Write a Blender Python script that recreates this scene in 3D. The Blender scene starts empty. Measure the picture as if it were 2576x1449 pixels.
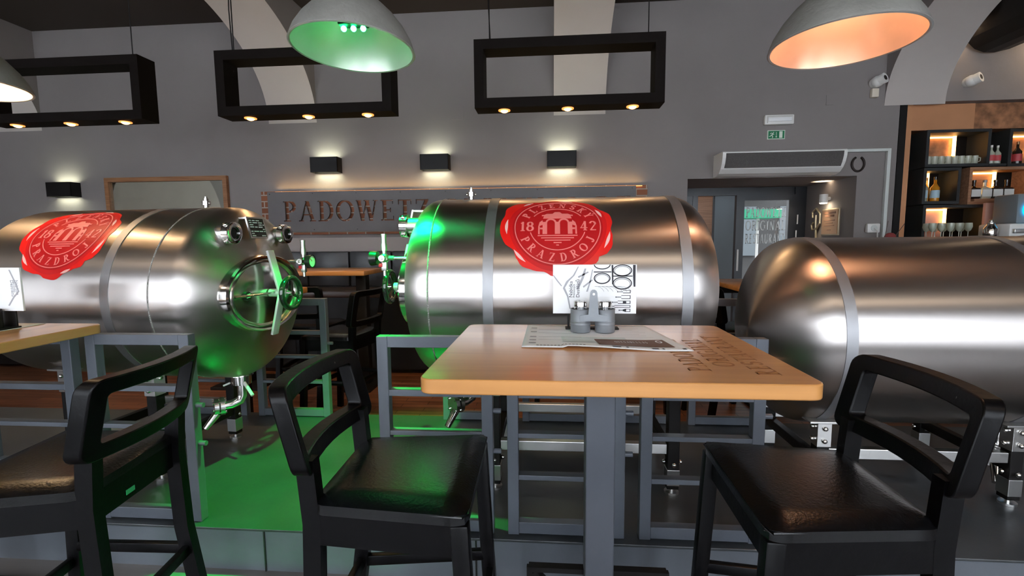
import bpy, bmesh, math, random
from mathutils import Vector, Matrix, Euler
random.seed(7)
PI = math.pi
S = bpy.context.scene
COL = S.collection
# ------------------------------------------------------------------ camera
F_PX, PITCH, YAW, ROLL = 1205.0, 0.100, 0.081, -0.009
CAM = Vector((0, 0, 1.45))
fw = Vector((-math.sin(YAW) * math.cos(PITCH), math.cos(YAW) * math.cos(PITCH), -math.sin(PITCH)))
r0 = Vector((math.cos(YAW), math.sin(YAW), 0)); u0 = r0.cross(fw)
cr = math.cos(ROLL) * r0 + math.sin(ROLL) * u0
cu = -math.sin(ROLL) * r0 + math.cos(ROLL) * u0
cd = bpy.data.cameras.new('camera'); cam = bpy.data.objects.new('camera', cd); COL.objects.link(cam)
cam.matrix_world = Matrix(((cr.x, cu.x, -fw.x, CAM.x), (cr.y, cu.y, -fw.y, CAM.y), (cr.z, cu.z, -fw.z, CAM.z), (0, 0, 0, 1)))
cd.sensor_width = 36; cd.lens = 36 * F_PX / 2576; cd.clip_start = 0.05
S.camera = cam

def ray(x, y): return fw + cr * ((x - 1288) / F_PX) + cu * ((724.5 - y) / F_PX)
def at(x, y, Y):                       # a pixel's point in the plane Y = const (metres)
    d = ray(x, y); return CAM + d * (Y / d.y)
def atz(x, y, Z):
    d = ray(x, y); return CAM + d * ((Z - CAM.z) / d.z)

# ------------------------------------------------------------------ world, view, big lights
W = bpy.data.worlds.new('sky'); S.world = W; W.use_nodes = True
bg = W.node_tree.nodes['Background']; bg.inputs[0].default_value = (0.90, 0.95, 1.0, 1); bg.inputs[1].default_value = 1.5
S.view_settings.view_transform = 'Standard'; S.view_settings.look = 'None'
S.view_settings.gamma = 1; S.view_settings.use_curve_mapping = False
S.view_settings.exposure = 0.75

def lamp(kind, name, loc, energy, color, rot=(0, 0, 0), **k):
    l = bpy.data.lights.new(name, kind); l.energy = energy; l.color = color
    for a, v in k.items(): setattr(l, a, v)
    o = bpy.data.objects.new(name, l); o.location = loc; o.rotation_euler = rot; COL.objects.link(o); return o
WY = -2.6                              # window wall behind the viewer
WINS = [(-7.2, -4.7), (-3.85, -1.25), (-0.45, 2.15), (2.95, 5.55)]
for a, b in WINS:                      # daylight entering each window
    lamp('AREA', 'window_daylight', ((a + b) / 2, WY - 0.30, 1.85), 84, (0.83, 0.90, 1.0), (PI / 2, 0, 0), shape='RECTANGLE', size=b - a, size_y=2.7)

for x_ in (-3.6, -1.2, 1.2, 3.6):       # added fill lights overhead behind the viewer, no known fixtures there
    lamp('AREA', 'added_fill_light', (x_, -.9, 3.72), 6, (1, .80, .60), (.35, 0, 0), shape='RECTANGLE', size=1.2, size_y=.3)
# ------------------------------------------------------------------ materials
def mat(name, base=(0.5, 0.5, 0.5), rough=0.5, metal=0.0, bump=0, bscale=60, var=0, vscale=4, col2=None, coat=0, emit=None, es=0, trans=0, ior=None, aniso=0, spec=None, vstretch=None):
    m = bpy.data.materials.new(name); m.use_nodes = True; nt = m.node_tree; N = nt.nodes; Lk = nt.links
    b = N['Principled BSDF']; b.inputs['Base Color'].default_value = (*base, 1); b.inputs['Roughness'].default_value = rough
    b.inputs['Metallic'].default_value = metal
    if coat: b.inputs['Coat Weight'].default_value = coat; b.inputs['Coat Roughness'].default_value = 0.12
    if emit: b.inputs['Emission Color'].default_value = (*emit, 1); b.inputs['Emission Strength'].default_value = es
    if trans: b.inputs['Transmission Weight'].default_value = trans
    if ior: b.inputs['IOR'].default_value = ior
    if spec is not None: b.inputs['Specular IOR Level'].default_value = spec
    tc = N.new('ShaderNodeTexCoord'); mp = N.new('ShaderNodeMapping'); Lk.new(tc.outputs['Object'], mp.inputs[0])
    if vstretch: mp.inputs['Scale'].default_value = vstretch
    if var or col2:
        n = N.new('ShaderNodeTexNoise'); n.inputs['Scale'].default_value = vscale; n.inputs['Detail'].default_value = 6
        Lk.new(mp.outputs[0], n.inputs['Vector'])
        r = N.new('ShaderNodeValToRGB'); c2 = col2 or tuple(c * (1 - var) for c in base)
        r.color_ramp.elements[0].position = .35; r.color_ramp.elements[0].color = (*c2, 1)
        r.color_ramp.elements[1].position = .65; r.color_ramp.elements[1].color = (*base, 1)
        Lk.new(n.outputs['Fac'], r.inputs[0]); Lk.new(r.outputs[0], b.inputs['Base Color'])
    if bump:
        n = N.new('ShaderNodeTexNoise'); n.inputs['Scale'].default_value = bscale; n.inputs['Detail'].default_value = 4
        Lk.new(mp.outputs[0], n.inputs['Vector'])
        bp = N.new('ShaderNodeBump'); bp.inputs['Strength'].default_value = bump; bp.inputs['Distance'].default_value = 0.01
        Lk.new(n.outputs['Fac'], bp.inputs['Height']); Lk.new(bp.outputs[0], b.inputs['Normal'])
    if aniso:
        b.inputs['Anisotropic'].default_value = aniso; b.inputs['Anisotropic Rotation'].default_value = 0.25
        t = N.new('ShaderNodeTangent'); t.direction_type = 'RADIAL'; t.axis = 'X'; Lk.new(t.outputs[0], b.inputs['Tangent'])
    return m

def wood(name, c1, c2, axis='X', scale=1.0, rough=0.3, coat=0.4, planks=None):
    m = bpy.data.materials.new(name); m.use_nodes = True; nt = m.node_tree; N = nt.nodes; Lk = nt.links; b = N['Principled BSDF']
    tc = N.new('ShaderNodeTexCoord'); mp = N.new('ShaderNodeMapping'); Lk.new(tc.outputs['Object'], mp.inputs[0])
    mp.inputs['Scale'].default_value = {'X': (1.2 * scale, 14 * scale, 14 * scale), 'Y': (14 * scale, 1.2 * scale, 14 * scale), 'Z': (14 * scale, 14 * scale, 1.2 * scale)}[axis]
    n = N.new('ShaderNodeTexNoise'); n.inputs['Scale'].default_value = 1.0; n.inputs['Detail'].default_value = 8; n.inputs['Distortion'].default_value = .6
    Lk.new(mp.outputs[0], n.inputs['Vector'])
    r = N.new('ShaderNodeValToRGB'); r.color_ramp.elements[0].position = .3; r.color_ramp.elements[0].color = (*c2, 1)
    r.color_ramp.elements[1].position = .62; r.color_ramp.elements[1].color = (*c1, 1); Lk.new(n.outputs['Fac'], r.inputs[0])
    src = r.outputs[0]
    if planks:
        br = N.new('ShaderNodeTexBrick'); br.inputs['Scale'].default_value = planks; br.inputs['Color1'].default_value = (1, 1, 1, 1); br.inputs['Color2'].default_value = (.6, .6, .6, 1)
        br.inputs['Mortar'].default_value = (.15, .15, .15, 1); br.inputs['Mortar Size'].default_value = .01; br.inputs['Brick Width'].default_value = 1.4
        Lk.new(tc.outputs['Object'], br.inputs['Vector'])
        mx = N.new('ShaderNodeMix'); mx.data_type = 'RGBA'; mx.blend_type = 'MULTIPLY'; mx.inputs[0].default_value = 1
        Lk.new(src, mx.inputs[6]); Lk.new(br.outputs[0], mx.inputs[7]); src = mx.outputs[2]
    Lk.new(src, b.inputs['Base Color']); b.inputs['Roughness'].default_value = rough
    if coat: b.inputs['Coat Weight'].default_value = coat; b.inputs['Coat Roughness'].default_value = .15
    return m

def brickmat(name):
    m = bpy.data.materials.new(name); m.use_nodes = True; nt = m.node_tree; N = nt.nodes; Lk = nt.links; b = N['Principled BSDF']
    tc = N.new('ShaderNodeTexCoord'); sp = N.new('ShaderNodeSeparateXYZ'); cb = N.new('ShaderNodeCombineXYZ')
    Lk.new(tc.outputs['Object'], sp.inputs[0]); Lk.new(sp.outputs[0], cb.inputs[0]); Lk.new(sp.outputs[2], cb.inputs[1])
    br = N.new('ShaderNodeTexBrick'); Lk.new(cb.outputs[0], br.inputs['Vector'])
    br.inputs['Scale'].default_value = 1; br.inputs['Brick Width'].default_value = .22; br.inputs['Row Height'].default_value = .072; br.inputs['Mortar Size'].default_value = .007
    br.inputs['Color1'].default_value = (.30, .115, .06, 1); br.inputs['Color2'].default_value = (.20, .075, .04, 1); br.inputs['Mortar'].default_value = (.42, .35, .30, 1)
    Lk.new(br.outputs[0], b.inputs['Base Color']); b.inputs['Roughness'].default_value = .9
    bp = N.new('ShaderNodeBump'); bp.inputs['Strength'].default_value = .6; bp.invert = True; bp.inputs['Distance'].default_value = .01
    Lk.new(br.outputs['Fac'], bp.inputs['Height']); Lk.new(bp.outputs[0], b.inputs['Normal'])
    return m

M = {}
M['wall'] = mat('grey_wall_paint', (.27, .242, .238), .8, bump=.10, bscale=25, var=.10, vscale=1.2)
M['rib'] = mat('pale_arch_plaster', (.55, .50, .47), .85, bump=.08, bscale=20, var=.06, vscale=2)
M['ceil'] = mat('dark_ceiling_paint', (.035, .025, .020), .85, bump=.05, bscale=30)
M['white_wall'] = mat('light_wall_paint', (.62, .58, .53), .8)
M['wains'] = mat('pale_ledge_paint', (.44, .39, .37), .6)
M['floor'] = wood('reddish_parquet', (.30, .13, .07), (.17, .065, .034), 'X', 1.0, .4, .1, planks=3.2)
M['floor2'] = wood('pale_grey_oak_floor', (.24, .225, .22), (.19, .175, .17), 'X', .8, .35, .3)
M['plinth'] = mat('grey_platform_paint', (.15, .168, .195), .38, var=.15, vscale=5, bump=.05, bscale=40)
M['plinthtop'] = mat('platform_top_vinyl', (.058, .066, .072), .33, var=.2, vscale=4, bump=.04, bscale=30)
M['steel'] = mat('brushed_tank_steel', (.53, .495, .475), .37, 1.0, var=.05, vscale=3, aniso=.85, vstretch=(.4, 3, 3))
M['head'] = mat('brushed_head_steel', (.58, .545, .52), .27, 1.0, var=.10, vscale=4, aniso=.6)
def add_specks(m, col, scale, lo, hi):
    nt = m.node_tree; N = nt.nodes; Lk = nt.links; b = N['Principled BSDF']; src = b.inputs['Base Color'].links[0].from_socket if b.inputs['Base Color'].links else None
    tc = N.new('ShaderNodeTexCoord'); n = N.new('ShaderNodeTexNoise'); n.inputs['Scale'].default_value = scale; n.inputs['Detail'].default_value = 8; n.inputs['Roughness'].default_value = .7; Lk.new(tc.outputs['Object'], n.inputs['Vector'])
    r = N.new('ShaderNodeValToRGB'); r.color_ramp.elements[0].position = lo; r.color_ramp.elements[0].color = (0, 0, 0, 1); r.color_ramp.elements[1].position = hi; r.color_ramp.elements[1].color = (1, 1, 1, 1); Lk.new(n.outputs['Fac'], r.inputs[0])
    mx = N.new('ShaderNodeMix'); mx.data_type = 'RGBA'; Lk.new(r.outputs[0], mx.inputs[0]); mx.inputs[6].default_value = b.inputs['Base Color'].default_value
    if src: Lk.new(src, mx.inputs[6])
    mx.inputs[7].default_value = (*col, 1); Lk.new(mx.outputs[2], b.inputs['Base Color'])
M['band'] = mat('satin_band_steel', (.38, .385, .40), .50, .9)
M['chrome'] = mat('polished_steel', (.72, .71, .69), .12, 1.0)
M['mirrorsteel'] = mat('polished_hatch_steel', (.62, .60, .57), .20, 1.0, bump=.05, bscale=6)
M['wheelblack'] = mat('glossy_black_wheel', (.012, .014, .014), .06, coat=.6)
M['satin'] = mat('satin_steel', (.62, .62, .61), .30, 1.0, bump=.03, bscale=80)
M['weld'] = mat('weld_bead_steel', (.50, .49, .48), .5, 1.0, bump=.9, bscale=160)
M['clampw'] = mat('pale_clamp_arm', (.62, .62, .64), .5, .3)
M['gauge_black'] = mat('gauge_black', (.012, .012, .012), .3)
M['gauge_face'] = mat('gauge_face', (.62, .68, .62), .3)
M['redp'] = mat('red_plastic', (.7, .02, .03), .4)
M['frame'] = mat('grey_steel_frame_paint', (.125, .142, .172), .36, var=.12, vscale=8, bump=.04, bscale=60)
M['black'] = mat('black_lacquered_wood', (.0022, .0022, .003), .36, var=.3, vscale=9, bump=.08, bscale=45, spec=.18)
M['leather'] = mat('black_leatherette', (.003, .0035, .0045), .26, bump=.10, bscale=130, spec=.42)
M['blackmetal'] = mat('black_metal', (.007, .006, .006), .5, spec=.3)
M['lampframe'] = mat('dark_brown_lamp_metal', (.006, .004, .0035), .7, spec=.1)
M['post'] = mat('table_post_paint', (.085, .094, .115), .42, bump=.04, bscale=50, var=.1)
M['tabletop'] = wood('maple_table_wood', (.69, .325, .10), (.55, .25, .072), 'X', 1.0,   .36, .55)
M['tabletopY'] = wood('maple_table_wood_lengthwise', (.80, .42, .15), (.56, .26, .075), 'Y', .8, .30, .5)
M['engrave'] = mat('burnt_engraving', (.34, .14, .04), .5)
M['brick'] = brickmat('red_brick')
M['signpanel'] = mat('grey_sign_panel', (.17, .16, .165), .6, var=.15, vscale=3)
M['signback'] = M['brick']
M['oak'] = wood('oak_frame_wood', (.36, .17, .075), (.24, .10, .04), 'X', 3, .5, 0)
M['mirror'] = mat('mirror_glass', (.75, .78, .68), .02, 1.0)
M['alu'] = mat('pale_aluminium', (.60, .60, .58), .42, .55, var=.15, vscale=6)
M['shade_out'] = mat('spun_grey_shade', (.32, .32, .30), .62, .25, bump=.25, bscale=40, var=.25, vscale=5)
M['shade_in'] = mat('silver_shade_inside', (.70, .69, .66), .38, .6, var=.1, vscale=5)
M['copper_in'] = mat('copper_shade_inside', (.85, .56, .42), .34, .6, var=.2, vscale=4)
M['cream_in'] = mat('cream_shade_inside', (.8, .72, .6), .5)
M['grille'] = mat('grey_perforated_metal', (.16, .15, .145), .6, bump=.8, bscale=220, var=.4, vscale=200)
M['white'] = mat('white_plastic', (.82, .82, .80), .4)
M['cond'] = mat('white_cable_duct', (.66, .70, .68), .5)
M['paper'] = mat('white_paper', (.93, .95, .97), .6)
M['ink'] = mat('black_ink', (.02, .02, .03), .6)
M['greyink'] = mat('pale_grey_ink', (.42, .43, .47), .6)
M['brownink'] = mat('brown_print', (.16, .075, .045), .6)
M['mint'] = mat('pale_mint_print', (.70, .78, .79), .6)
M['zinc'] = mat('galvanised_metal', (.30, .325, .35), .5, .4, var=.2, vscale=12)
M['glass'] = mat('clear_glass', (1, 1, 1), .02, 0, trans=1, ior=1.45)
M['salt'] = mat('salt', (.85, .83, .78), .8)
M['pepper'] = mat('pepper', (.16, .11, .07), .9)
M['red'] = mat('seal_bright_red', (.86, .014, .010), .32, coat=.2)
M['red2'] = mat('seal_mid_red', (.66, .012, .014), .4, spec=.3)
M['red3'] = mat('seal_disc_red', (.50, .010, .013), .42, spec=.3)
M['pink'] = mat('seal_relief_pink', (.88, .22, .20), .4)
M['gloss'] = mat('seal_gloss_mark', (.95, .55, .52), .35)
M['green'] = mat('exit_sign_green', (.0, .20, .075), .5)
M['signw'] = mat('exit_sign_white', (.75, .85, .75), .5)
M['copper'] = mat('copper_sheet', (.74, .36, .18), .45, .25, var=.15, vscale=2)
M['copper_w'] = mat('hammered_copper', (.66, .31, .16), .42, .25, bump=1.0, bscale=11, var=.6, vscale=9)
M['pinkpanel'] = mat('pink_back_panel', (.80, .45, .36), .6)
M['led'] = mat('warm_led_strip', (1, .6, .25), .5, emit=(1, .50, .14), es=4)
M['strip'] = mat('dim_warm_strip', (1, .6, .25), .5, emit=(1, .48, .13), es=1.6)
M['bulb'] = mat('warm_spot_bulb', (1, .8, .5), .5, emit=(1, .46, .13), es=5)
M['bulbring'] = mat('glowing_halo_ring', (1, .5, .2), .4, emit=(1, .33, .07), es=.8)  # trim ring made to glow, imitating the orange halo around each bulb
M['bulbw'] = mat('warm_white_bulb', (1, .9, .7), .5, emit=(1, .86, .62), es=25)
M['sconce_e'] = mat('sconce_diffuser', (1, 1, .9), .5, emit=(.95, 1, .72), es=4)
M['gled'] = mat('green_led', (0, 1, .4), .5, emit=(.02, 1, .22), es=30)
M['doorblk'] = mat('black_door_frame', (.022, .026, .032), .35)
M['doorgrey'] = mat('grey_door_panel', (.20, .235, .26), .55)
M['gold'] = mat('brass_plate', (.34, .19, .10), .40, .8)
M['goldl'] = mat('pale_gold_logo', (.60, .50, .34), .4, .6)
M['wlet'] = mat('white_window_letters', (.85, .88, .88), .5)
M['bottle_clear'] = mat('clear_bottle_glass', (.78, .84, .72), .10, 0, trans=.55, ior=1.4)
M['amber'] = mat('amber_bottle', (.90, .42, .04), .1, 0, trans=.45, ior=1.4)
M['darkbottle'] = mat('dark_bottle', (.03, .02, .015), .12)
M['labelw'] = mat('pale_bottle_label', (.75, .77, .74), .6)
M['labelb'] = mat('pale_blue_label', (.45, .62, .72), .6)
M['labelr'] = mat('red_bottle_label', (.55, .07, .08), .5)
M['shelfwood'] = wood('shelf_wood', (.40, .21, .12), (.26, .13, .07), 'X', 3, .5, 0)
M['shelfgrey'] = mat('dark_grey_shelf', (.022, .026, .028), .5)
M['benchl'] = mat('dark_bench_leather', (.055, .060, .070), .35, bump=.08, bscale=60, var=.2, vscale=6)
M['benchseat'] = mat('brown_bench_seat', (.10, .055, .04), .4)
M['cyan'] = mat('cyan_screen_glow', (0, .5, .8), .5, emit=(.0, .45, .9), es=3)
M['rose'] = mat('dried_red_flower', (.30, .05, .05), .8)
M['stem'] = mat('dry_stem', (.10, .07, .06), .8)
M['iron'] = mat('dark_horseshoe_iron', (.03, .022, .02), .5, .6)
M['lens'] = mat('black_camera_lens', (.005, .005, .005), .1)
M['facade'] = mat('street_facade', (.11, .11, .11), .8, var=.3, vscale=.8)
M['facadeg'] = mat('green_street_sign', (.05, .45, .25), .6)
M['pave'] = mat('street_paving', (.28, .28, .28), .8)
M['sticker'] = mat('green_white_sticker', (.05, .55, .20), .4)

add_specks(M['black'], (.34, .32, .31), 11, .70, .73)
add_specks(M['frame'], (.35, .36, .38), 12, .74, .78)

nt = M['wlet'].node_tree; tr = nt.nodes.new('ShaderNodeBsdfTranslucent'); tr.inputs[0].default_value = (.9, .93, .93, 1)   # backlit window film
mxs = nt.nodes.new('ShaderNodeMixShader'); mxs.inputs[0].default_value = .75
nt.links.new(nt.nodes['Principled BSDF'].outputs[0], mxs.inputs[1]); nt.links.new(tr.outputs[0], mxs.inputs[2]); nt.links.new(mxs.outputs[0], nt.nodes['Material Output'].inputs[0])
# ------------------------------------------------------------------ mesh helpers
def newobj(name, me, parent=None):
    o = bpy.data.objects.new(name, me); COL.objects.link(o)
    if parent is not None: o.parent = parent
    return o
def tag(o, label=None, cat=None, group=None, kind=None):
    if label: o['label'] = label
    if cat: o['category'] = cat
    if group: o['group'] = group
    if kind: o['kind'] = kind
    return o
def thing(name, label, cat, loc=(0, 0, 0), rz=0, group=None, rot=None):
    o = newobj(name, None); o.location = loc; o.rotation_euler = rot or (0, 0, rz)
    return tag(o, label, cat, group)

class MB:
    def __init__(s): s.b = bmesh.new(); s.mats = []
    def mi(s, m):
        if m not in s.mats: s.mats.append(m)
        return s.mats.index(m)
    def box(s, lo, hi, bev=0, m=None, mtx=None):
        c = [(a + b) / 2 for a, b in zip(lo, hi)]; d = [abs(b - a) for a, b in zip(lo, hi)]
        mt = Matrix.Translation(c) @ Matrix.Diagonal((*d, 1))
        if mtx is not None: mt = mtx @ mt
        n0 = set(s.b.faces)
        r = bmesh.ops.create_cube(s.b, size=1, matrix=mt)
        if bev:
            es = list({e for v in r['verts'] for e in v.link_edges})
            bmesh.ops.bevel(s.b, geom=es, offset=min(bev, min(d) * .45), segments=2, affect='EDGES', profile=.5)
        if m: 
            i = s.mi(m)
            for f in s.b.faces:
                if f not in n0: f.material_index = i
        return s
    def bar(s, p0, p1, w, h, bev=0, up=(0, 0, 1)):
        p0 = Vector(p0); p1 = Vector(p1); d = p1 - p0; L = d.length; x = d.normalized(); u = Vector(up)
        if abs(x.dot(u)) > .99: u = Vector((0, 1, 0))
        y = u.cross(x).normalized(); z = x.cross(y)
        mt = Matrix(((x.x, y.x, z.x, 0), (x.y, y.y, z.y, 0), (x.z, y.z, z.z, 0), (0, 0, 0, 1))); mt.translation = (p0 + p1) / 2
        return s.box((-L / 2, -w / 2, -h / 2), (L / 2, w / 2, h / 2), bev, mtx=mt)
    def cyl(s, p0, p1, r, r2=None, n=20, caps=True):
        p0 = Vector(p0); p1 = Vector(p1); d = p1 - p0
        q = Vector((0, 0, 1)).rotation_difference(d.normalized()).to_matrix().to_4x4(); q.translation = (p0 + p1) / 2
        bmesh.ops.create_cone(s.b, cap_ends=caps, segments=n, radius1=r, radius2=r if r2 is None else r2, depth=d.length, matrix=q); return s
    def sph(s, c, r, sc=(1, 1, 1), n=16):
        bmesh.ops.create_uvsphere(s.b, u_segments=n, v_segments=max(6, n // 2), radius=r, matrix=Matrix.Translation(c) @ Matrix.Diagonal((*sc, 1))); return s
    def tube(s, pts, r, n=10, closed=False):
        pts = [Vector(p) for p in pts]; K = len(pts); rings = []; prev = None
        for i, p in enumerate(pts):
            if closed: t = (pts[(i + 1) % K] - pts[i - 1])
            else: t = pts[min(i + 1, K - 1)] - pts[max(i - 1, 0)]
            t.normalize()
            if prev is None:
                a = Vector((0, 0, 1)) if abs(t.z) < .9 else Vector((1, 0, 0)); nx = a.cross(t).normalized()
            else: nx = (prev - t * prev.dot(t)).normalized()
            prev = nx; ny = t.cross(nx)
            rr = r[i] if isinstance(r, (list, tuple)) else r
            rings.append([s.b.verts.new(p + nx * rr * math.cos(2 * PI * k / n) + ny * rr * math.sin(2 * PI * k / n)) for k in range(n)])
        for i in range(K if closed else K - 1):
            A, B = rings[i], rings[(i + 1) % K]
            for k in range(n): s.b.faces.new((A[k], A[(k + 1) % n], B[(k + 1) % n], B[k]))
        if not closed: s.b.faces.new(rings[0][::-1]); s.b.faces.new(rings[-1])
        return s
    def lathe(s, prof, o=(0, 0, 0), axis='Z', n=48, m=None):
        o = Vector(o); rings = []
        for (h, r) in prof:
            if r < 1e-6:
                v = {'Z': (0, 0, h), 'X': (h, 0, 0), 'Y': (0, h, 0)}[axis]; rings.append([s.b.verts.new(o + Vector(v))]); continue
            R = []
            for k in range(n):
                c, q = r * math.cos(2 * PI * k / n), r * math.sin(2 * PI * k / n)
                v = {'Z': (c, q, h), 'X': (h, c, q), 'Y': (q, h, c)}[axis]; R.append(s.b.verts.new(o + Vector(v)))
            rings.append(R)
        mi = s.mi(m) if m else 0
        for A, B in zip(rings, rings[1:]):
            for k in range(n):
                j = (k + 1) % n
                if len(A) == 1 and len(B) == 1: continue
                if len(A) == 1: f = s.b.faces.new((A[0], B[j], B[k]))
                elif len(B) == 1: f = s.b.faces.new((A[k], A[j], B[0]))
                else: f = s.b.faces.new((A[k], A[j], B[j], B[k]))
                f.material_index = mi
        return s
    def prism(s, poly, f0, f1, m=None):          # poly of 2D points; f0, f1 map (u,v) to the two faces
        a = [s.b.verts.new(f0(*p)) for p in poly]; b = [s.b.verts.new(f1(*p)) for p in poly]; n = len(poly); fs = []
        fs.append(s.b.faces.new(a[::-1])); fs.append(s.b.faces.new(b))
        for i in range(n): fs.append(s.b.faces.new((a[i], a[(i + 1) % n], b[(i + 1) % n], b[i])))
        if m:
            i = s.mi(m)
            for f in fs: f.material_index = i
        return s
    def build(s, name, m=None, parent=None, smooth=True, off=None, ang=40):
        if off is not None: bmesh.ops.translate(s.b, verts=s.b.verts, vec=-Vector(off))
        bmesh.ops.recalc_face_normals(s.b, faces=s.b.faces)
        me = bpy.data.meshes.new(name); s.b.to_mesh(me); s.b.free()
        if s.mats:
            for x in s.mats: me.materials.append(x)
        elif m: me.materials.append(m)
        if smooth:
            me.shade_smooth()
            try: me.set_sharp_from_angle(angle=math.radians(ang))
            except Exception: pass
        return newobj(name, me, parent)
def box(name, lo, hi, m, parent=None, bev=0, **k): return MB().box(lo, hi, bev).build(name, m, parent, **k)
def struct(o): o['kind'] = 'structure'; return o

# ---- serif capitals drawn as polygons, one unit high: returns (list of polygons, width)
TH, TN, SF = .18, .075, .055
def _ln(x0, y0, x1, y1, w):
    d = Vector((x1 - x0, y1 - y0)); n = Vector((-d.y, d.x)).normalized() * w / 2
    return [(x0 + n.x, y0 + n.y), (x0 - n.x, y0 - n.y), (x1 - n.x, y1 - n.y), (x1 + n.x, y1 + n.y)]
def _dg(x0, x1, w, y0=0, y1=1): return [(x0 - w / 2, y0), (x0 + w / 2, y0), (x1 + w / 2, y1), (x1 - w / 2, y1)]
def _sf(xc, y, w=.34): return [(xc - w / 2, y if y < .5 else y - SF), (xc + w / 2, y if y < .5 else y - SF), (xc + w / 2, y + SF if y < .5 else y), (xc - w / 2, y + SF if y < .5 else y)]
def _rc(x0, y0, x1, y1): return [(x0, y0), (x1, y0), (x1, y1), (x0, y1)]
def _arc(cx, cy, rx, ry, a0, a1, n=14):
    out = []
    for i in range(n):
        t0, t1 = [math.radians(a0 + (a1 - a0) * (i + k) / n) for k in (0, 1)]; q = []
        for t, sg in ((t0, 1), (t1, 1), (t1, -1), (t0, -1)):
            w = (TN + (TH - TN) * abs(math.cos(t))) / 2 * sg
            q.append((cx + (rx + w) * math.cos(t), cy + (ry + w) * math.sin(t)))
        out.append(q)
    return out
def _st(x): return [_dg(x, x, TH), _sf(x, 0), _sf(x, 1)]
GL = {
 'P': (_st(.2) + _arc(.3, .73, .26, .24, -90, 90) + [_rc(.2, .95, .32, 1), _rc(.2, .46, .32, .52)], .66),
 'R': (_st(.2) + _arc(.3, .74, .25, .23, -90, 90) + [_rc(.2, .95, .32, 1), _rc(.2, .48, .32, .54), _dg(.66, .34, TH, 0, .52), _sf(.7, 0, .26)], .80),
 'D': (_st(.2) + _arc(.32, .5, .36, .47, -90, 90) + [_rc(.2, .94, .34, 1), _rc(.2, 0, .34, .06)], .80),
 'A': ([_dg(.12, .4, TN), _dg(.68, .42, TH), _rc(.22, .30, .62, .36), _sf(.12, 0, .24), _sf(.68, 0, .30)], .82),
 'O': (_arc(.42, .5, .35, .47, 0, 360, 28), .86),
 'W': ([_dg(.3, .12, TH), _dg(.3, .5, TN), _dg(.70, .5, TH), _dg(.72, .92, TN), _sf(.12, 1, .26), _sf(.5, 1, .26), _sf(.92, 1, .22)], 1.04),
 'E': (_st(.2) + [_rc(.2, .94, .62, 1), _rc(.2, 0, .64, .06), _rc(.2, .48, .5, .53), _rc(.58, .80, .62, 1), _rc(.6, 0, .64, .22), _rc(.46, .40, .5, .61)], .70),
 'F': (_st(.2) + [_rc(.2, .94, .62, 1), _rc(.2, .48, .5, .53)], .66),
 'T': ([_dg(.36, .36, TH), _sf(.36, 0), _rc(.04, .94, .68, 1), _rc(.04, .76, .09, 1), _rc(.63, .76, .68, 1)], .72),
 'Z': ([_rc(.08, .94, .64, 1), _rc(.06, 0, .66, .06), _dg(.15, .56, TH, .02, .98), _rc(.06, .78, .10, 1), _rc(.62, 0, .66, .22)], .70),
 'I': (_st(.19), .38), 'N': ([_dg(.16, .16, TN), _dg(.68, .68, TN), _dg(.62, .18, TH), _sf(.16, 0, .26), _sf(.14, 1, .24), _sf(.68, 1, .26)], .82),
 'L': (_st(.2) + [_rc(.2, 0, .62, .06), _rc(.58, 0, .62, .24)], .66),
 'K': (_st(.2) + [_dg(.3, .62, TN, .42, 1), _dg(.66, .36, TH, 0, .58), _sf(.66, 1, .24), _sf(.68, 0, .26)], .78),
 'Y': ([_dg(.38, .38, TH, 0, .45), _dg(.38, .14, TH, .42, 1), _dg(.38, .62, TN, .42, 1), _sf(.38, 0), _sf(.14, 1, .26), _sf(.62, 1, .24)], .74),
 'U': ([_dg(.18, .18, TH, .35, 1), _dg(.64, .64, TN, .35, 1), _sf(.18, 1, .28), _sf(.64, 1, .26)] + _arc(.41, .36, .23, .33, 180, 360), .80),
 'J': ([_dg(.34, .34, TH, .2, 1), _sf(.34, 1)] + _arc(.2, .2, .14, .2, 180, 360), .5),
 'G': (_arc(.42, .5, .35, .47, 45, 315, 24) + [_dg(.68, .68, TH, .08, .45), _sf(.68, .47, .26)], .86),
 'S': (_arc(.34, .73, .2, .24, 20, 270, 14) + _arc(.34, .27, .22, .24, -160, 90, 14), .62),
 '1': ([_dg(.24, .24, TH), _sf(.24, 0, .36), _ln(.08, .82, .24, .96, .06)], .46),
 '8': (_arc(.3, .74, .19, .22, 0, 360, 18) + _arc(.3, .27, .23, .25, 0, 360, 18), .62),
 '4': ([_dg(.42, .42, TH), _rc(.03, .24, .62, .31), _dg(.08, .40, TN, .27, .98), _sf(.42, 0, .32)], .66),
 '2': (_arc(.3, .72, .2, .24, -10, 170, 14) + [_dg(.12, .50, TN * 1.6, .05, .66), _rc(.08, 0, .56, .09)], .62),
 ' ': ([], .4)}
GL['Ň'] = (GL['N'][0] + [_ln(.28, 1.24, .41, 1.08, .06), _ln(.41, 1.08, .54, 1.24, .06)], GL['N'][1])
GL['Ý'] = (GL['Y'][0] + [_ln(.34, 1.08, .50, 1.26, .08)], GL['Y'][1])
def text_polys(txt, h, gap=.10):
    x = 0; out = []
    for ch in txt:
        P, w = GL[ch]
        for p in P: out.append([((x + a) * h, b * h) for a, b in p])
        x += w + gap
    return out, (x - gap) * h
def text_on(mb, txt, h, o, ux, uy, depth, gap=.10, center=False, back=0.0):
    P, w = text_polys(txt, h, gap); ux = Vector(ux); uy = Vector(uy); n = ux.cross(uy); o = Vector(o)
    if center: o = o - ux * w / 2
    for p in P: mb.prism(p, lambda a, b: o + ux * a + uy * b - n * back, lambda a, b: o + ux * a + uy * b + n * depth)
    return w
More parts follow.
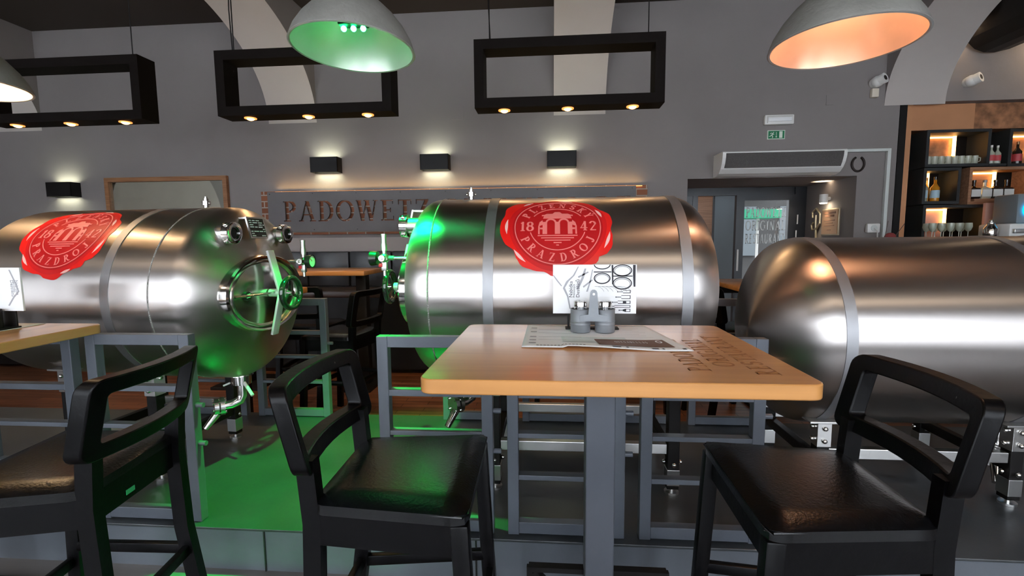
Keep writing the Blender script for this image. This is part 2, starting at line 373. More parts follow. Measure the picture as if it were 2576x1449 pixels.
def sans(txt, h, mtx):                    # sans lettering as a mesh, matrix places it
    c = bpy.data.curves.new('lettering', 'FONT'); c.body = txt; c.size = h; c.extrude = .0004; c.resolution_u = 3
    o = bpy.data.objects.new('tmp', c); COL.objects.link(o); dg = bpy.context.evaluated_depsgraph_get()
    me = bpy.data.meshes.new_from_object(o.evaluated_get(dg)); bpy.data.objects.remove(o); me.transform(mtx); return me

# ================================================================== THE ROOM
BY = 5.5                                # back wall
CZ = 3.97                               # ceiling
DX0, DX1, DZ = 1.503, 3.268, 2.10       # doorway recess in the back wall
XL, XR = -8.0, 7.0
NX, NZ = 3.655, 2.845                    # bar niche: its left edge and its top
b = MB()
b.box((XL, 1.9, -.1), (XR, 8.2, 0)); struct(b.build('floor', M['floor'], smooth=False))
struct(box('floor_front', (XL, WY, -.1), (XR, 1.9, 0), M['floor2'], smooth=False))
b = MB(); b.box((XL, BY, 0), (DX0, BY + .25, CZ)); b.box((DX1, BY, 0), (NX, BY + .25, CZ)); b.box((NX, BY, NZ), (XR, BY + .25, CZ)); b.box((DX0, BY, DZ), (DX1, BY + .25, CZ))
wb = struct(b.build('wall_back', M['wall'], smooth=False))
b = MB(); b.box((DX1, BY + .25, 0), (DX1 + .2, 6.7, DZ + .3)); b.box((DX0 - .2, BY + .25, 0), (DX0, 6.7, DZ + .3)); b.box((DX0, BY + .25, DZ), (DX1, 6.7, DZ + .3))
struct(b.build('wall_recess', M['wall'], smooth=False))
struct(box('wall_left', (XL - .2, WY, 0), (XL, BY + .25, CZ), M['wall'], smooth=False))
struct(box('wall_right', (XR, WY, 0), (XR + .2, BY + .25, CZ), M['wall'], smooth=False))
struct(box('ceiling', (XL, WY, CZ), (XR, BY + .25, CZ + .2), M['ceil'], smooth=False))
# window wall behind the viewer
b = MB(); xs = [XL] + [v for w in WINS for v in w] + [XR]
for i in range(0, len(xs), 2): b.box((xs[i], WY - .4, 0), (xs[i + 1], WY, CZ))
for a, c in WINS: b.box((a, WY - .4, 0), (c, WY, .5)); b.box((a, WY - .4, 3.2), (c, WY, CZ))
struct(b.build('wall_front', M['white_wall'], smooth=False))
for i, (a, c) in enumerate(WINS):
    b = MB(); y0, y1 = WY - .22, WY - .16
    b.box((a, y0, .5), (a + .06, y1, 3.2)); b.box((c - .06, y0, .5), (c, y1, 3.2)); b.box((a, y0, .5), (c, y1, .56)); b.box((a, y0, 3.14), (c, y1, 3.2))
    m_ = (a + c) / 2; b.box((m_ - .03, y0, .5), (m_ + .03, y1, 3.2)); b.box((a, y0, 2.2), (c, y1, 2.25))
    wo = struct(b.build('window_%d' % (i + 1), M['doorblk'], smooth=False))
    box('pane', (a + .06, WY - .195, .56), (c - .06, WY - .185, 3.14), M['glass'], wo, smooth=False)

for k_, x_ in enumerate((-3.6, -1.2, 1.2, 3.5)):  # unseen housings made up to carry the added fill lights
    t = thing('added_fill_panel', 'flat white housing of an added fill light, unseen behind the viewer', 'lamp', (x_, -.9, 3.80), rot=(.35, 0, 0), group='added fill light housings')
    MB().box((-.63, -.18, -.045), (.63, .18, .0)).build('housing', M['white'], t, smooth=False)
# diaphragm arches springing from the back wall
def arch(X0, X1, idx):
    pts = [(BY, 2.82)] + [(4.0 + 1.5 * math.cos(t), 2.82 + .983 * math.sin(t)) for t in [PI / 2 * k / 24 for k in range(1, 25)]] + [(WY, 3.803)]
    b = MB(); iR, iW = b.mi(M['rib']), b.mi(M['wall'])
    lo = [[b.b.verts.new((x, y, z)) for y, z in pts] for x in (X0, X1)]
    hi = [[b.b.verts.new((x, y, CZ)) for y, z in pts] for x in (X0, X1)]
    for k in range(len(pts) - 1):
        b.b.faces.new((lo[0][k], lo[1][k], lo[1][k + 1], lo[0][k + 1])).material_index = iR
        for q in (0, 1): b.b.faces.new((lo[q][k], lo[q][k + 1], hi[q][k + 1], hi[q][k])).material_index = iW
        b.b.faces.new((hi[0][k], hi[0][k + 1], hi[1][k + 1], hi[1][k])).material_index = iW
    struct(b.build('trim_%d' % idx, None, ang=30))
for i, (a, c) in enumerate([(-6.74, -6.15), (-3.27, -2.692), (.035, .602), (3.498, 4.096)]): arch(a, c, i + 1)
# low black vault beyond the right-hand arch
b = MB(); prof = [(4.10, 3.62), (4.20, 3.42), (4.29, 3.335), (4.38, 3.30), (4.48, 3.295), (4.62, 3.325), (4.80, 3.40), (5.1, 3.56), (5.5, 3.72), (6.95, 3.8), (6.95, CZ - .005), (4.10, CZ - .005)]
b.prism(prof, lambda x, z: (x, 5.44, z), lambda x, z: (x, 2.2, z)); struct(b.build('trim_5', M['blackmetal'], smooth=False))
# pale ledge between sign and bench
struct(box('trim_6', (XL, BY - .025, 1.33), (DX0, BY, 1.487), M['wains'], smooth=False))
b = MB(); b.box((XL, BY - .04, 1.480), (DX0, BY, 1.495)); struct(b.build('trim_7', M['wains'], smooth=False))

b = MB(); pts = [(1.3 + 1.5 * math.cos(PI * k / 24), 1.9 + 1.5 * math.sin(PI * k / 24)) for k in range(25)] + [(-.2, .9), (2.8, .9)]
b.prism(pts, lambda y, z: (XL + .001, y, z), lambda y, z: (XL + .06, y, z)); struct(b.build('trim_8', M['rib'], smooth=False))
# raised platform carrying the tanks
PZ, PY0, PY1 = .20, 1.885, 3.26
pl = thing('raised_platform', 'low grey platform along the floor carrying the steel tanks, lit green in one gap', 'platform', (0, PY0, 0))
MB().box((-6, PY0 + .01, 0), (6.2, PY1, PZ - .012)).build('platform_front', M['plinth'], pl, off=(0, PY0, 0), smooth=False)
MB().box((-6, PY0, PZ - .012), (6.2, PY1 + .01, PZ), .003).build('platform_top', M['plinthtop'], pl, off=(0, PY0, 0), smooth=False)
for x in (-2.2, -1.26, -.32, .62, 1.56): MB().box((x, PY0 + .004, .0), (x + .006, PY0 + .011, PZ - .012)).build('seam', M['gauge_black'], pl, off=(0, PY0, 0), smooth=False)

# ================================================================== DOORWAY
DY = 6.53
d = struct(newobj('door_1', None)); d.location = (2.6, DY, 0)
def dpart(n, lo, hi, m, bev=0, parent=None): return MB().box(lo, hi, bev).build(n, m, parent or d, off=(2.6, DY, 0) if parent is None else None, smooth=False)
b = MB(); b.box((DX0, DY, 2.0), (DX1, DY + .08, DZ)); b.box((1.86, DY, 0), (1.925, DY + .08, 2.0)); b.box((DX0, DY + .01, 0), (1.86, DY + .06, 2.0)); b.box((3.13, DY - .03, 0), (DX1, DY + .08, DZ - .01))
b.build('door_frame', M['doorblk'], d, off=(2.6, DY, 0), smooth=False)
b = MB(); b.box((2.40, DY - .04, .02), (2.50, DY + .03, 2.0)); b.box((3.05, DY - .04, .02), (3.13, DY + .03, 2.0)); b.box((2.50, DY - .04, 1.93), (3.05, DY + .03, 2.0)); b.box((2.50, DY - .04, .02), (3.05, DY + .03, .35))
leaf = b.build('door_leaf', M['doorblk'], d, off=(2.6, DY, 0), smooth=False)
MB().box((2.50, DY - .01, .35), (3.05, DY, 1.93)).build('pane', M['glass'], leaf, off=(2.6, DY, 0), smooth=False)
b = MB(); b.cyl((2.43, DY - .055, 1.02), (2.43, DY - .055, 1.30), .012, n=10); b.cyl((3.16, DY - .045, 1.62), (3.16, DY - .045, 1.74), .009, n=8); b.cyl((3.15, DY - .045, 1.42), (3.15, DY - .045, 1.54), .009, n=8)
b.build('door_handle', M['white'], leaf, off=(2.6, DY, 0))
b = MB()
for t, z, h in (('PADOWETZ', 1.715, .125), ('ORIGINAL', 1.545, .125), ('RESTAURANT', 1.375, .125)):
    P, w = text_polys(t, h, .06); k = .50 / w
    for p in P: b.b.faces.new([b.b.verts.new((2.53 + u * k, DY - .0125, z + v)) for u, v in p])
tag(b.build('window_lettering', M['wlet'], leaf, off=(2.6, DY, 0), smooth=False), 'white lettering on the door glass')
dl = struct(newobj('door_2', None)); dl.location = (2.1, 7.0, 0)    # inner vestibule leaf
MB().box((2.275, 7.0, .02), (2.61, 7.05, 2.2)).build('door_leaf', M['doorgrey'], dl, off=(2.1, 7.0, 0), smooth=False)
MB().box((1.60, 7.02, .02), (2.27, 7.07, 2.3)).build('side_panel', M['shelfwood'], dl, off=(2.1, 7.0, 0), smooth=False)
MB().box((2.275, 6.985, .02), (2.29, 6.999, 2.2)).build('door_edge', M['doorblk'], dl, off=(2.1, 7.0, 0), smooth=False)
# the street seen through the glass
struct(box('floor_street', (-4, 8.25, -.12), (18, 22, -.02), M['pave'], smooth=False))
fb = thing('street_building', 'pale street building seen through the entrance door glass', 'building', (6, 16, 0))
MB().box((1, 15.5, 0), (14, 17, 7)).build('wall', M['facade'], fb, off=(6, 16, 0), smooth=False)
for k in range(7):
    for zz in (.9, 3.4): MB().box((2.2 + k * 1.6, 15.42, zz), (3.1 + k * 1.6, 15.52, zz + 1.5)).build('window', M['doorgrey'], fb, off=(6, 16, 0), smooth=False)
MB().box((5.6, 15.2, 2.75), (6.6, 15.45, 3.2)).build('sign_board', M['facadeg'], fb, off=(6, 16, 0), smooth=False)
pk = tag(box('street_awning', (4.2, 11.5, 1.9), (5.25, 12.3, 2.1), M['facadeg'], smooth=False), 'green awning over the street outside the door glass', 'awning')
pk2 = tag(MB().cyl((4.9, 11.9, -.02), (4.9, 11.9, 1.9), .03).build('awning_pole', M['white']), 'white pole holding the green awning outside', 'pole')

# ================================================================== WALL FITTINGS
sc_lab = ['black box wall light at the far left beside the mirror', 'black box wall light above the left end of the lit sign', 'black box wall light over the middle of the lit sign', 'black box wall light nearest the hanging frame over the middle tank']
sc_lab[3] = 'black box wall light over the right part of the sign, above the red seal'
SC = [(at(x_, y_, BY - .09), 0) for x_, y_ in ((155, 477), (818, 415), (1094, 408), (1413, 400))]
for i, (p, _) in enumerate(SC):
    t = thing('wall_light', sc_lab[i], 'lamp', (p.x, BY, p.z), group='black box lights on the back wall')
    b = MB(); b.box((-.16, -.13, -.085), (.16, -.125, .085)); b.box((-.16, -.13, -.085), (-.155, 0, .085)); b.box((.155, -.13, -.085), (.16, 0, .085)); b.box((-.155, -.01, -.085), (.155, 0, .085))
    b.build('lamp_body', M['blackmetal'], t, smooth=False)
    box('diffuser', (-.15, -.12, -.055), (.15, -.015, .06), M['sconce_e'], t, smooth=False)
    for s_ in (1, -1): lamp('AREA', 'wall_light_glow', (p.x, BY - .065, p.z + s_ * .095), .42, (.93, 1, .72), (PI if s_ > 0 else 0, 0, 0), shape='RECTANGLE', size=.26, size_y=.08)

# lit brick sign with letters cut through its grey face
sg = thing('wall_sign', 'long grey metal sign with letters cut out over glowing red brick', 'sign', (-1.15, BY, 1.78))
so = (-1.15, BY, 1.78)
MB().box((-3.385, BY - .055, 1.535), (1.06, BY, 2.038)).build('brick_backing', M['brick'], sg, off=so, smooth=False)
px0, px1, pz0, pz1 = -3.285, .93, 1.565, 2.028
pan = MB().box((px0, BY - .095, pz0), (px1, BY - .075, pz1)).build('panel', M['signpanel'], sg, off=so, smooth=False)
b = MB(); P, w = text_polys('PADOWETZ ORIGINAL RESTAURANT', .235, .10); kx = 1.54 / (text_polys('PADOWET', .235, .10)[1])
for p in P: b.prism(p, lambda u, v: (-3.105 + u * kx, BY - .12, 1.685 + v), lambda u, v: (-3.105 + u * kx, BY - .06, 1.685 + v))
cut = b.build('tmpcut', None, sg, off=so, smooth=False)
md = pan.modifiers.new('c', 'BOOLEAN'); md.object = cut; md.operation = 'DIFFERENCE'; md.solver = 'EXACT'; md.use_self = True
bpy.context.view_layer.update(); dg = bpy.context.evaluated_depsgraph_get()
nm = bpy.data.meshes.new_from_object(pan.evaluated_get(dg)); pan.modifiers.clear(); pan.data = nm; bpy.data.objects.remove(cut)
b = MB()
for k in range(9):
    for z in (pz0 + .025, pz1 - .025): b.cyl((px0 + .03 + k * .518, BY - .099, z), (px0 + .03 + k * .518, BY - .094, z), .006, n=8)
b.build('screw', M['gauge_black'], sg, off=so)
MB().box((-3.2, BY - .074, 2.026), (1.0, BY - .058, 2.031)).build('light_strip', M['strip'], sg, off=so, smooth=False)
lamp('AREA', 'sign_strip_glow', (-1.1, BY - .05, 2.05), 3.5, (1, .62, .22), (PI + .25, 0, 0), shape='RECTANGLE', size=4.2, size_y=.03)

# mirror
mx0, mx1, mz0, mz1 = -5.357, -3.808, 1.45, 2.235
mo = ((mx0 + mx1) / 2, BY, 1.84)
mr = thing('wall_mirror', 'wide mirror in a thin oak frame hanging behind the left tank', 'mirror', mo)
b = MB(); b.box((mx0, BY - .05, mz0), (mx1, BY - .005, mz0 + .05)); b.box((mx0, BY - .05, mz1 - .05), (mx1, BY - .005, mz1)); b.box((mx0, BY - .05, mz0 + .05), (mx0 + .05, BY - .005, mz1 - .05)); b.box((mx1 - .05, BY - .05, mz0 + .05), (mx1, BY - .005, mz1 - .05))
b.build('frame', M['oak'], mr, off=mo, smooth=False)
MB().box((mx0 + .05, BY - .02, mz0 + .05), (mx1 - .05, BY - .01, mz1 - .05)).build('glass', M['mirror'], mr, off=mo, smooth=False)

# air curtain over the door
ac = thing('air_curtain', 'long white air curtain with a perforated grille above the door', 'air curtain', (2.385, BY, 2.105))
prof = [(0, 0), (-.10, .0), (-.17, .02), (-.225, .06), (-.26, .11), (-.28, .17), (-.285, .225), (-.27, .235), (0, .235)]
MB().prism(prof, lambda y, z: (-.595, y, z), lambda y, z: (.595, y, z)).build('casing', M['white'], ac, smooth=False)
MB().prism([(-.2385, .070), (-.262, .110), (-.2825, .170), (-.2875, .214), (-.2845, .214), (-.279, .170), (-.258, .110), (-.234, .070)], lambda y, z: (-.578, y, z), lambda y, z: (.578, y, z)).build('grille_backing', M['grille'], ac)
b = MB()
for k in range(14):
    t = k / 13; z = .075 + .135 * t; y = -.238 - .047 * math.sin(min(1, t * 1.1) * PI / 2) - .004
    b.box((-.575, y - .002, z), (.575, y + .006, z + .0045))
for k in range(60): x = -.575 + 1.15 * k / 59; b.bar((x, -.243, .078), (x, -.287, .205), .004, .003)
b.build('grille', M['grille'], ac, smooth=False)
for s_ in (-1, 1): MB().prism(prof, lambda y, z: (s_ * .595, y, z), lambda y, z: (s_ * .612, y, z)).build('end_cap', M['white'], ac, smooth=False)
b = MB(); b.box((2.93, BY - .041, 2.345), (3.575, BY - .0015, 2.375), .004); b.box((3.54, BY - .041, 1.40), (3.575, BY - .0015, 2.35), .004)
tag(b.build('cable_duct', M['cond'], smooth=False), 'white plastic cable duct running right of the air curtain and down the wall', 'cable duct')
p = at(1956, 303, BY); em = thing('emergency_light', 'small white emergency light fixture above the exit sign', 'lamp', (p.x, BY, p.z))
box('housing', (-.15, -.05, -.05), (.15, 0, .05), M['white'], em, .01); box('tube', (-.12, -.062, -.02), (.12, -.05, .02), M['paper'], em, .008)
b = MB(); b.box((-.13, -.056, .028), (.13, -.049, .036)); b.box((-.13, -.056, -.036), (-.12, -.049, .03)); b.build('reflector', M['satin'], em, smooth=False)
p = at(1951.5, 339.5, BY); ex = thing('exit_sign', 'green and white emergency exit sign with running figure above the air curtain', 'sign', (p.x, BY, p.z))
box('sign_plate', (-.09, -.012, -.047), (.09, 0, .047), M['signw'], ex, smooth=False); box('sign_field', (-.083, -.014, -.040), (.083, -.012, .040), M['green'], ex, smooth=False)
f0 = lambda u, v: (u, -.0135, v); f1 = lambda u, v: (u, -.016, v); b = MB()
for q in ([(-.035, .024), (-.028, .030), (-.024, .022), (-.031, .017)], _ln(-.036, .016, -.048, -.006, .012), _ln(-.048, -.006, -.036, -.020, .008), _ln(-.036, -.020, -.042, -.034, .007), _ln(-.05, -.004, -.066, -.018, .008), _ln(-.066, -.018, -.076, -.016, .006), _ln(-.036, .014, -.056, .018, .006), _ln(-.056, .018, -.064, .008, .006), _ln(-.038, .012, -.024, .002, .006),
          _rc(-.003, -.020, .001, .028), [(-.010, -.018), (.008, -.018), (-.001, -.032)], _rc(.030, -.034, .062, .034)): b.prism(q, f0, f1)
b.build('pictogram', M['signw'], ex, smooth=False)
p = at(2157, 413, BY); b = MB(); b.tube([(p.x + .062 * math.cos(a) * (1 if abs(math.sin(a)) < .9 else 1), BY - .012, p.z + .075 * math.sin(a) - .0) for a in [math.radians(115 + 310 * k / 22) for k in range(23)]], .011, 8)
tag(b.build('horseshoe', M['iron']), 'dark iron horseshoe fixed to the wall right of the air curtain', 'horseshoe')
p = at(2196, 574, BY); sk = thing('wall_socket', 'white electrical socket box at the foot of the cable duct', 'socket', (p.x - .02, BY, p.z))
box('housing', (-.065, -.05, -.05), (.065, 0, .05), M['white'], sk, .012); MB().cyl((0, -.055, 0), (0, -.05, 0), .032).build('cover', M['cond'], sk); MB().tube([(0, -.055, 0), (.01, -.09, -.03), (.02, -.08, -.12)], .006, 6).build('plug_lead', M['white'], sk)
def camera(p, lab, ang):
    t = thing('dome_camera', lab, 'security camera', (p.x, BY, p.z), group='white security cameras near the right arch')
    MB().lathe([(0, .05), (-.03, .055), (-.05, .05)], axis='Y', n=24).build('mount', M['white'], t)
    b = MB(); dv = Vector((math.sin(ang) * .9, -.8, .25)).normalized() * .075; c = Vector((0, -.06, 0)); b.sph(c, .058); b.cyl(c, c + dv, .05, .052); b.build('camera_head', M['white'], t)
    MB().cyl(c + dv * .95, c + dv * 1.03, .026).build('lens', M['lens'], t)
camera(at(2198, 210, BY), 'white dome camera on the grey wall left of the right-hand arch', .5)
camera(at(2432, 208, BY), 'white dome camera above the bar shelves right of the arch', .55)
p = at(2196, 236, BY); tag(box('detector_box', (p.x - .035, BY - .045, p.z - .045), (p.x + .035, BY, p.z + .045), M['cream_in'], bev=.008), 'small cream detector box just below the left dome camera', 'detector')
p = at(2088, 252, BY)
tag(box('switch_cover', (p.x - .04, BY - .006, p.z - .05), (p.x + .04, BY, p.z + .05), M['wall'], smooth=False), 'square blank cover plate painted grey high on the wall by the camera', 'cover plate')
p = at(1151, 285, BY)
tag(box('switch_cover', (p.x - .07, BY - .006, p.z - .07), (p.x + .07, BY, p.z + .07), M['wall'], smooth=False), 'square blank cover plate painted grey between the hanging frame lamps', 'cover plate')
# up-down lamp, plaque and logo on the right cheek of the recess
rl = thing('reveal_light', 'small white up-and-down wall light inside the doorway recess', 'lamp', (DX1, 5.98, 1.90))
MB().cyl((-.07, 0, -.05), (-.07, 0, .05), .045, n=24).cyl((-.05, 0, 0), (0, 0, 0), .02).build('lamp_body', M['white'], rl)
MB().cyl((-.07, 0, -.058), (-.07, 0, -.048), .036, n=20).build('bulb', M['bulbw'], rl)
for s_ in (1, -1): lamp('SPOT', 'reveal_light_beam', (DX1 - .09, 5.98, 1.90 + s_ * .065), 9, (1, .82, .55), (PI if s_ > 0 else 0, 0, 0), spot_size=1.5, spot_blend=.8, shadow_soft_size=.03)
pq = thing('wall_plaque', 'brown and gold framed certificate plaque inside the doorway recess', 'plaque', (DX1, 5.92, 1.62))
box('backing', (-.02, -.17, -.15), (0, .17, .16), M['goldl'], pq, .004); box('plate', (-.026, -.155, -.135), (-.02, .155, .145), M['gold'], pq)
b = MB()
for z, w_ in ((.10, .12), (.065, .09), (.02, .11), (-.01, .07), (-.04, .10), (-.09, .04)): b.box((-.028, -w_, z), (-.026, w_, z + (.022 if z > .05 else .008)))
b.build('plaque_lettering', M['brownink'], pq, smooth=False)
lg = thing('wall_logo', 'pale gold script P-shaped emblem beside the plaque', 'emblem', (DX1, 6.22, 1.60))
b = MB(); b.tube([(-.02, .02, -.17), (-.02, 0, -.19), (-.02, -.02, -.16), (-.02, 0, .02), (-.02, .0, .12)], .012, 8)
b.tube([(-.02, .07, .09), (-.02, .08, .16), (-.02, 0, .20), (-.02, -.09, .13), (-.02, -.09, .02), (-.02, -.02, -.05), (-.02, .07, -.06), (-.02, .09, 0), (-.02, .05, .03)], .012, 8); b.build('emblem_shape', M['goldl'], lg)
fl = thing('dried_flower_bunch', 'dry red flower head with thin stems beside the bar pillar', 'flowers', at(2240, 585, 5.25))
MB().sph((0, 0, 0), .05, (1, 1, .8), 12).build('flower_head', M['rose'], fl)
b = MB(); b.tube([(-.03, 0, -.1), (-.05, 0, .0), (-.03, 0, .16)], .003, 5); b.tube([(.02, 0, -.1), (.06, 0, .02), (.13, 0, .13)], .003, 5); b.tube([(0, 0, -.45), (0, 0, 0)], .003, 5); b.build('stem', M['stem'], fl)
box('vase', (-.04, -.04, -.62), (.04, .04, -.40), M['white'], fl, .01)
tag(box('side_table', (fl.location.x - .15, 5.10, 0), (fl.location.x + .11, 5.36, .83), M['blackmetal'], bev=.005), 'small dark stand under the dried flowers beside the bar pillar', 'stand')
fl.location.z = .83 + .62

# ================================================================== THE BAR
SY = 5.46                               # front of the bar shelving
def X_(x, y=450, Y=SY): return at(x, y, Y).x
def Z_(y, x=2400, Y=SY): return at(x, y, Y).z
bx0 = at(2262, 450, SY).x
BB = 5.95
bw = thing('bar_back_wall', 'copper and black panelled back wall of the bar at the right', 'bar wall', (4.6, BB, 0))
bo = (4.6, BB, 0)
c0 = NX + .01
b = MB(); b.box((c0, 5.505, 0), (c0 + .07, BB, NZ - .003)).build('black_pillar', M['blackmetal'], bw, off=bo, smooth=False)
MB().box((c0 + .075, 5.56, 0), (c0 + .16, BB, NZ - .003)).build('copper_strip', M['copper'], bw, off=bo, smooth=False)
zc_ = at(2400, 326, 5.6).z; xh = at(2452, 290, 5.6).x
MB().box((c0 + .165, 5.60, zc_), (xh, BB, NZ - .003)).build('copper_panel', M['copper'], bw, off=bo, smooth=False)
MB().box((xh, 5.61, zc_), (xh + .56, BB, NZ - .003)).build('hammered_panel', M['copper_w'], bw, off=bo)
MB().box((xh + .56, 5.60, zc_), (6.8, BB, NZ - .003)).build('copper_panel', M['copper'], bw, off=bo, smooth=False)
MB().box((c0 + .165, 5.80, 0), (6.8, BB, zc_)).build('black_backing', M['blackmetal'], bw, off=bo, smooth=False)
lamp('AREA', 'bar_downlight', (4.6, 5.35, 3.5), 14, (1, .72, .45), (.25, 0, 0), shape='RECTANGLE', size=1.6, size_y=.2)
def cell(x0, y0, x1, y1, fm, label, back=None, split=.68, nostrip=False):
    a = at(x0, (y0 + y1) / 2, SY); c = at(x1, (y0 + y1) / 2, SY); z1 = at((x0 + x1) / 2, y0, SY).z; z0 = at((x0 + x1) / 2, y1, SY).z
    xa, xb = a.x, c.x; t = thing('bar_shelf_unit', label, 'shelf', ((xa + xb) / 2, SY, z0), group='open bar shelf boxes'); o = ((xa + xb) / 2, SY, z0); w = .03
    b = MB(); b.box((xa, SY, z0), (xa + w, SY + .26, z1)); b.box((xb - w, SY, z0), (xb, SY + .26, z1)); b.box((xa + w, SY, z0), (xb - w, SY + .26, z0 + w)); b.box((xa + w, SY, z1 - w), (xb - w, SY + .26, z1))
    b.build('box_frame', M[fm], t, off=o, smooth=False)
    xm = xa + (xb - xa) * split
    if back:
        MB().box((xa + w, SY + .235, z0 + w), (xm, SY + .25, z1 - w)).build('back_panel', M[back], t, off=o, smooth=back == 'copper_w')
    MB().box((xa + w, SY + .20, z1 - w - .02), (xm - .01, SY + .215, z1 - w - .004)).build('light_strip', M['led'], t, off=o, smooth=False)
    MB().box((xm - .012, SY + .20, z0 + w + .10), (xm + .018, SY + .215, z1 - w)).build('light_strip', M['led'], t, off=o, smooth=False)
    return xa + w, xb - w, z0 + w
cA = cell(2330, 325, 2492, 419, 'shelfgrey', 'dark shelf box holding a row of glass mugs, top left of the bar', 'copper_w')
cB = cell(2538, 322, 2700, 417, 'shelfgrey', 'dark shelf box at the top right edge of the bar with clear bottles', 'copper_w')
cC = cell(2322, 422, 2416, 513, 'shelfgrey', 'small dark shelf box with amber bottles, left of the wooden one', None, .5)
cD = cell(2437, 419, 2610, 513, 'shelfwood', 'wooden shelf box with a row of pale-labelled bottles', 'shelfwood', .62)
cE = cell(2320, 515, 2482, 604, 'shelfgrey', 'lowest dark shelf box with pink back panel and stemmed glasses', 'pinkpanel', .58)
def bottle_parts(t, h, r, body, lab, cap, square=False):
    if square: MB().box((-r, -r * .7, 0), (r, r * .7, h * .6), r * .3).lathe([(h * .58, r * .7), (h * .68, r * .3), (h * .9, r * .28)], n=12).build('glass_body', M[body], t)
    else: MB().lathe([(0, 0), (0, r * .95), (h * .03, r), (h * .56, r), (h * .68, r * .5), (h * .74, r * .32), (h * .92, r * .3), (h * .92, 0)], n=16).build('glass_body', M[body], t)
    if lab:
        if square: box('bottle_label', (-r * .9, -r * .75, h * .12), (r * .9, -r * .70, h * .50), M[lab], t, smooth=False)
        else: MB().lathe([(h * .15, r * 1.02), (h * .46, r * 1.02)], n=16).build('bottle_label', M[lab], t)
    MB().cyl((0, 0, h * .88), (0, 0, h), r * .36, n=12).build('cap', M[cap], t)
def bottle(x, z, h, r, body, lab, cap, label, group, square=False, y=None):
    t = thing('bottle', label, 'bottle', (x, y or SY + .13, z + .001), group=group); bottle_parts(t, h, r, body, lab, cap, square); return t
# glass mugs (all alike)
xa, xb, z0 = cA
mug = thing('glass_mug', 'small clear glass mug in the close row on the top left bar shelf', 'mug', (xa + .036, SY + .06, z0 + .001), group='glass mugs on the top left shelf')
g1 = MB().lathe([(0, 0), (0, .026), (.004, .028), (.085, .031), (.085, .027), (.01, .024), (.01, 0)], n=16).build('glass_cup', M['bottle_clear'], mug)
g2 = MB().tube([(.026, -.005, .07), (.047, -.012, .062), (.047, -.012, .03), (.026, -.005, .02)], .005, 6).build('handle', M['bottle_clear'], mug)
for k in range(1, 8):
    c = mug.copy(); COL.objects.link(c); c.location.x = xa + .036 + k * .066
    for g in (g1, g2): q = g.copy(); COL.objects.link(q); q.parent = c
xm = xb + .03 + .03
bottle(xm + .010, z0 - .005, .19, .030, 'bottle_clear', 'labelr', 'white', 'clear bottle with red label and white cap, left one between the two top shelf boxes', 'white-capped bottles in the top gap', y=SY + .035)
bottle(xm + .070, z0 - .005, .185, .030, 'bottle_clear', 'labelr', 'white', 'clear bottle with red label and white cap, right one between the two top shelf boxes', 'white-capped bottles in the top gap', y=SY + .035)
tag(box('shelf_board', (xb + .033, SY, z0 - .030), (xb + .033 + .165, SY + .25, z0 - .006), M['shelfgrey'], smooth=False), 'short dark shelf board bridging the two top shelf boxes', 'shelf')
xa, xb, z0 = cB
bottle(xa + .06, z0, .25, .045, 'bottle_clear', 'labelr', 'white', 'clear bottle with reddish label in the top right shelf box, at its left', 'bottles in the top right box')
bottle(xa + .17, z0, .24, .04, 'darkbottle', 'labelr', 'gold', 'dark bottle with red label in the top right shelf box, cut by the picture edge', 'bottles in the top right box')
xa, xb, z0 = cC
bottle(xa + .066, z0, .265, .042, 'bottle_clear', 'labelb', 'darkbottle', 'clear bottle with pale blue label, leftmost in the small dark shelf box', 'bottles in the small dark box')
bottle(xa + .124, z0, .262, .018, 'amber', None, 'gold', 'slim brown bottle between the blue-labelled and amber ones in the small dark box', 'bottles in the small dark box', y=SY + .16)
bottle(xa + .186, z0, .265, .042, 'amber', 'labelb', 'darkbottle', 'amber bottle with pale label, rightmost in the small dark shelf box', 'bottles in the small dark box')
xa, xb, z0 = cD
MBt = tag(box('wooden_tray', (xa + .06, SY + .03, z0 + .001), (xb - .10, SY + .22, z0 + .03), M['shelfwood'], bev=.004), 'low wooden tray under the bottles in the wooden shelf box', 'tray')
for k, (bd, lb, cp) in enumerate([('darkbottle', 'labelw', 'darkbottle'), ('bottle_clear', 'labelw', 'zinc'), ('darkbottle', 'labelw', 'darkbottle'), ('darkbottle', 'labelw', 'darkbottle')]):
    nm_ = ['leftmost dark squat bottle with pale label on the tray in the wooden box', 'clear squat bottle with pale label and silver stopper on the wooden box tray', 'dark squat bottle with pale green-white label right of the clear one on the tray', 'rightmost dark squat bottle with white label on the tray in the wooden box'][k]
    bottle(xa + .125 + k * .108, z0 + .031, .20, .052, bd, lb, cp, nm_, 'squat bottles on the wooden tray', square=True)
bottle(xa + .035, z0, .17, .02, 'darkbottle', None, 'darkbottle', 'slim dark bottle standing left of the tray in the wooden shelf box', 'squat bottles on the wooden tray')
xa, xb, z0 = cE
zb = 1.42
cnt = thing('bar_counter', 'dark bar counter behind the right tank carrying glasses and the coffee machine', 'counter', (5.0, 5.05, 0))
MB().box((3.72, 4.75, 1.38), (6.7, 5.44, zb)).build('worktop', M['blackmetal'], cnt, off=(5, 5.05, 0), smooth=False); MB().box((3.78, 4.80, 0), (6.65, 5.40, 1.38)).build('body', M['shelfgrey'], cnt, off=(5, 5.05, 0), smooth=False)
gl = thing('stemmed_glass', 'clear stemmed glass crowded on the bar counter in front of the pink panel', 'glass', (at(2345, 580, 5.22).x, 5.22, zb + .001), group='stemmed glasses on the bar counter')
g1 = MB().lathe([(.07, .004), (.085, .022), (.12, .034), (.16, .030), (.158, .028), (.12, .031), (.087, .019), (.08, 0)], n=16).build('bowl', M['bottle_clear'], gl)
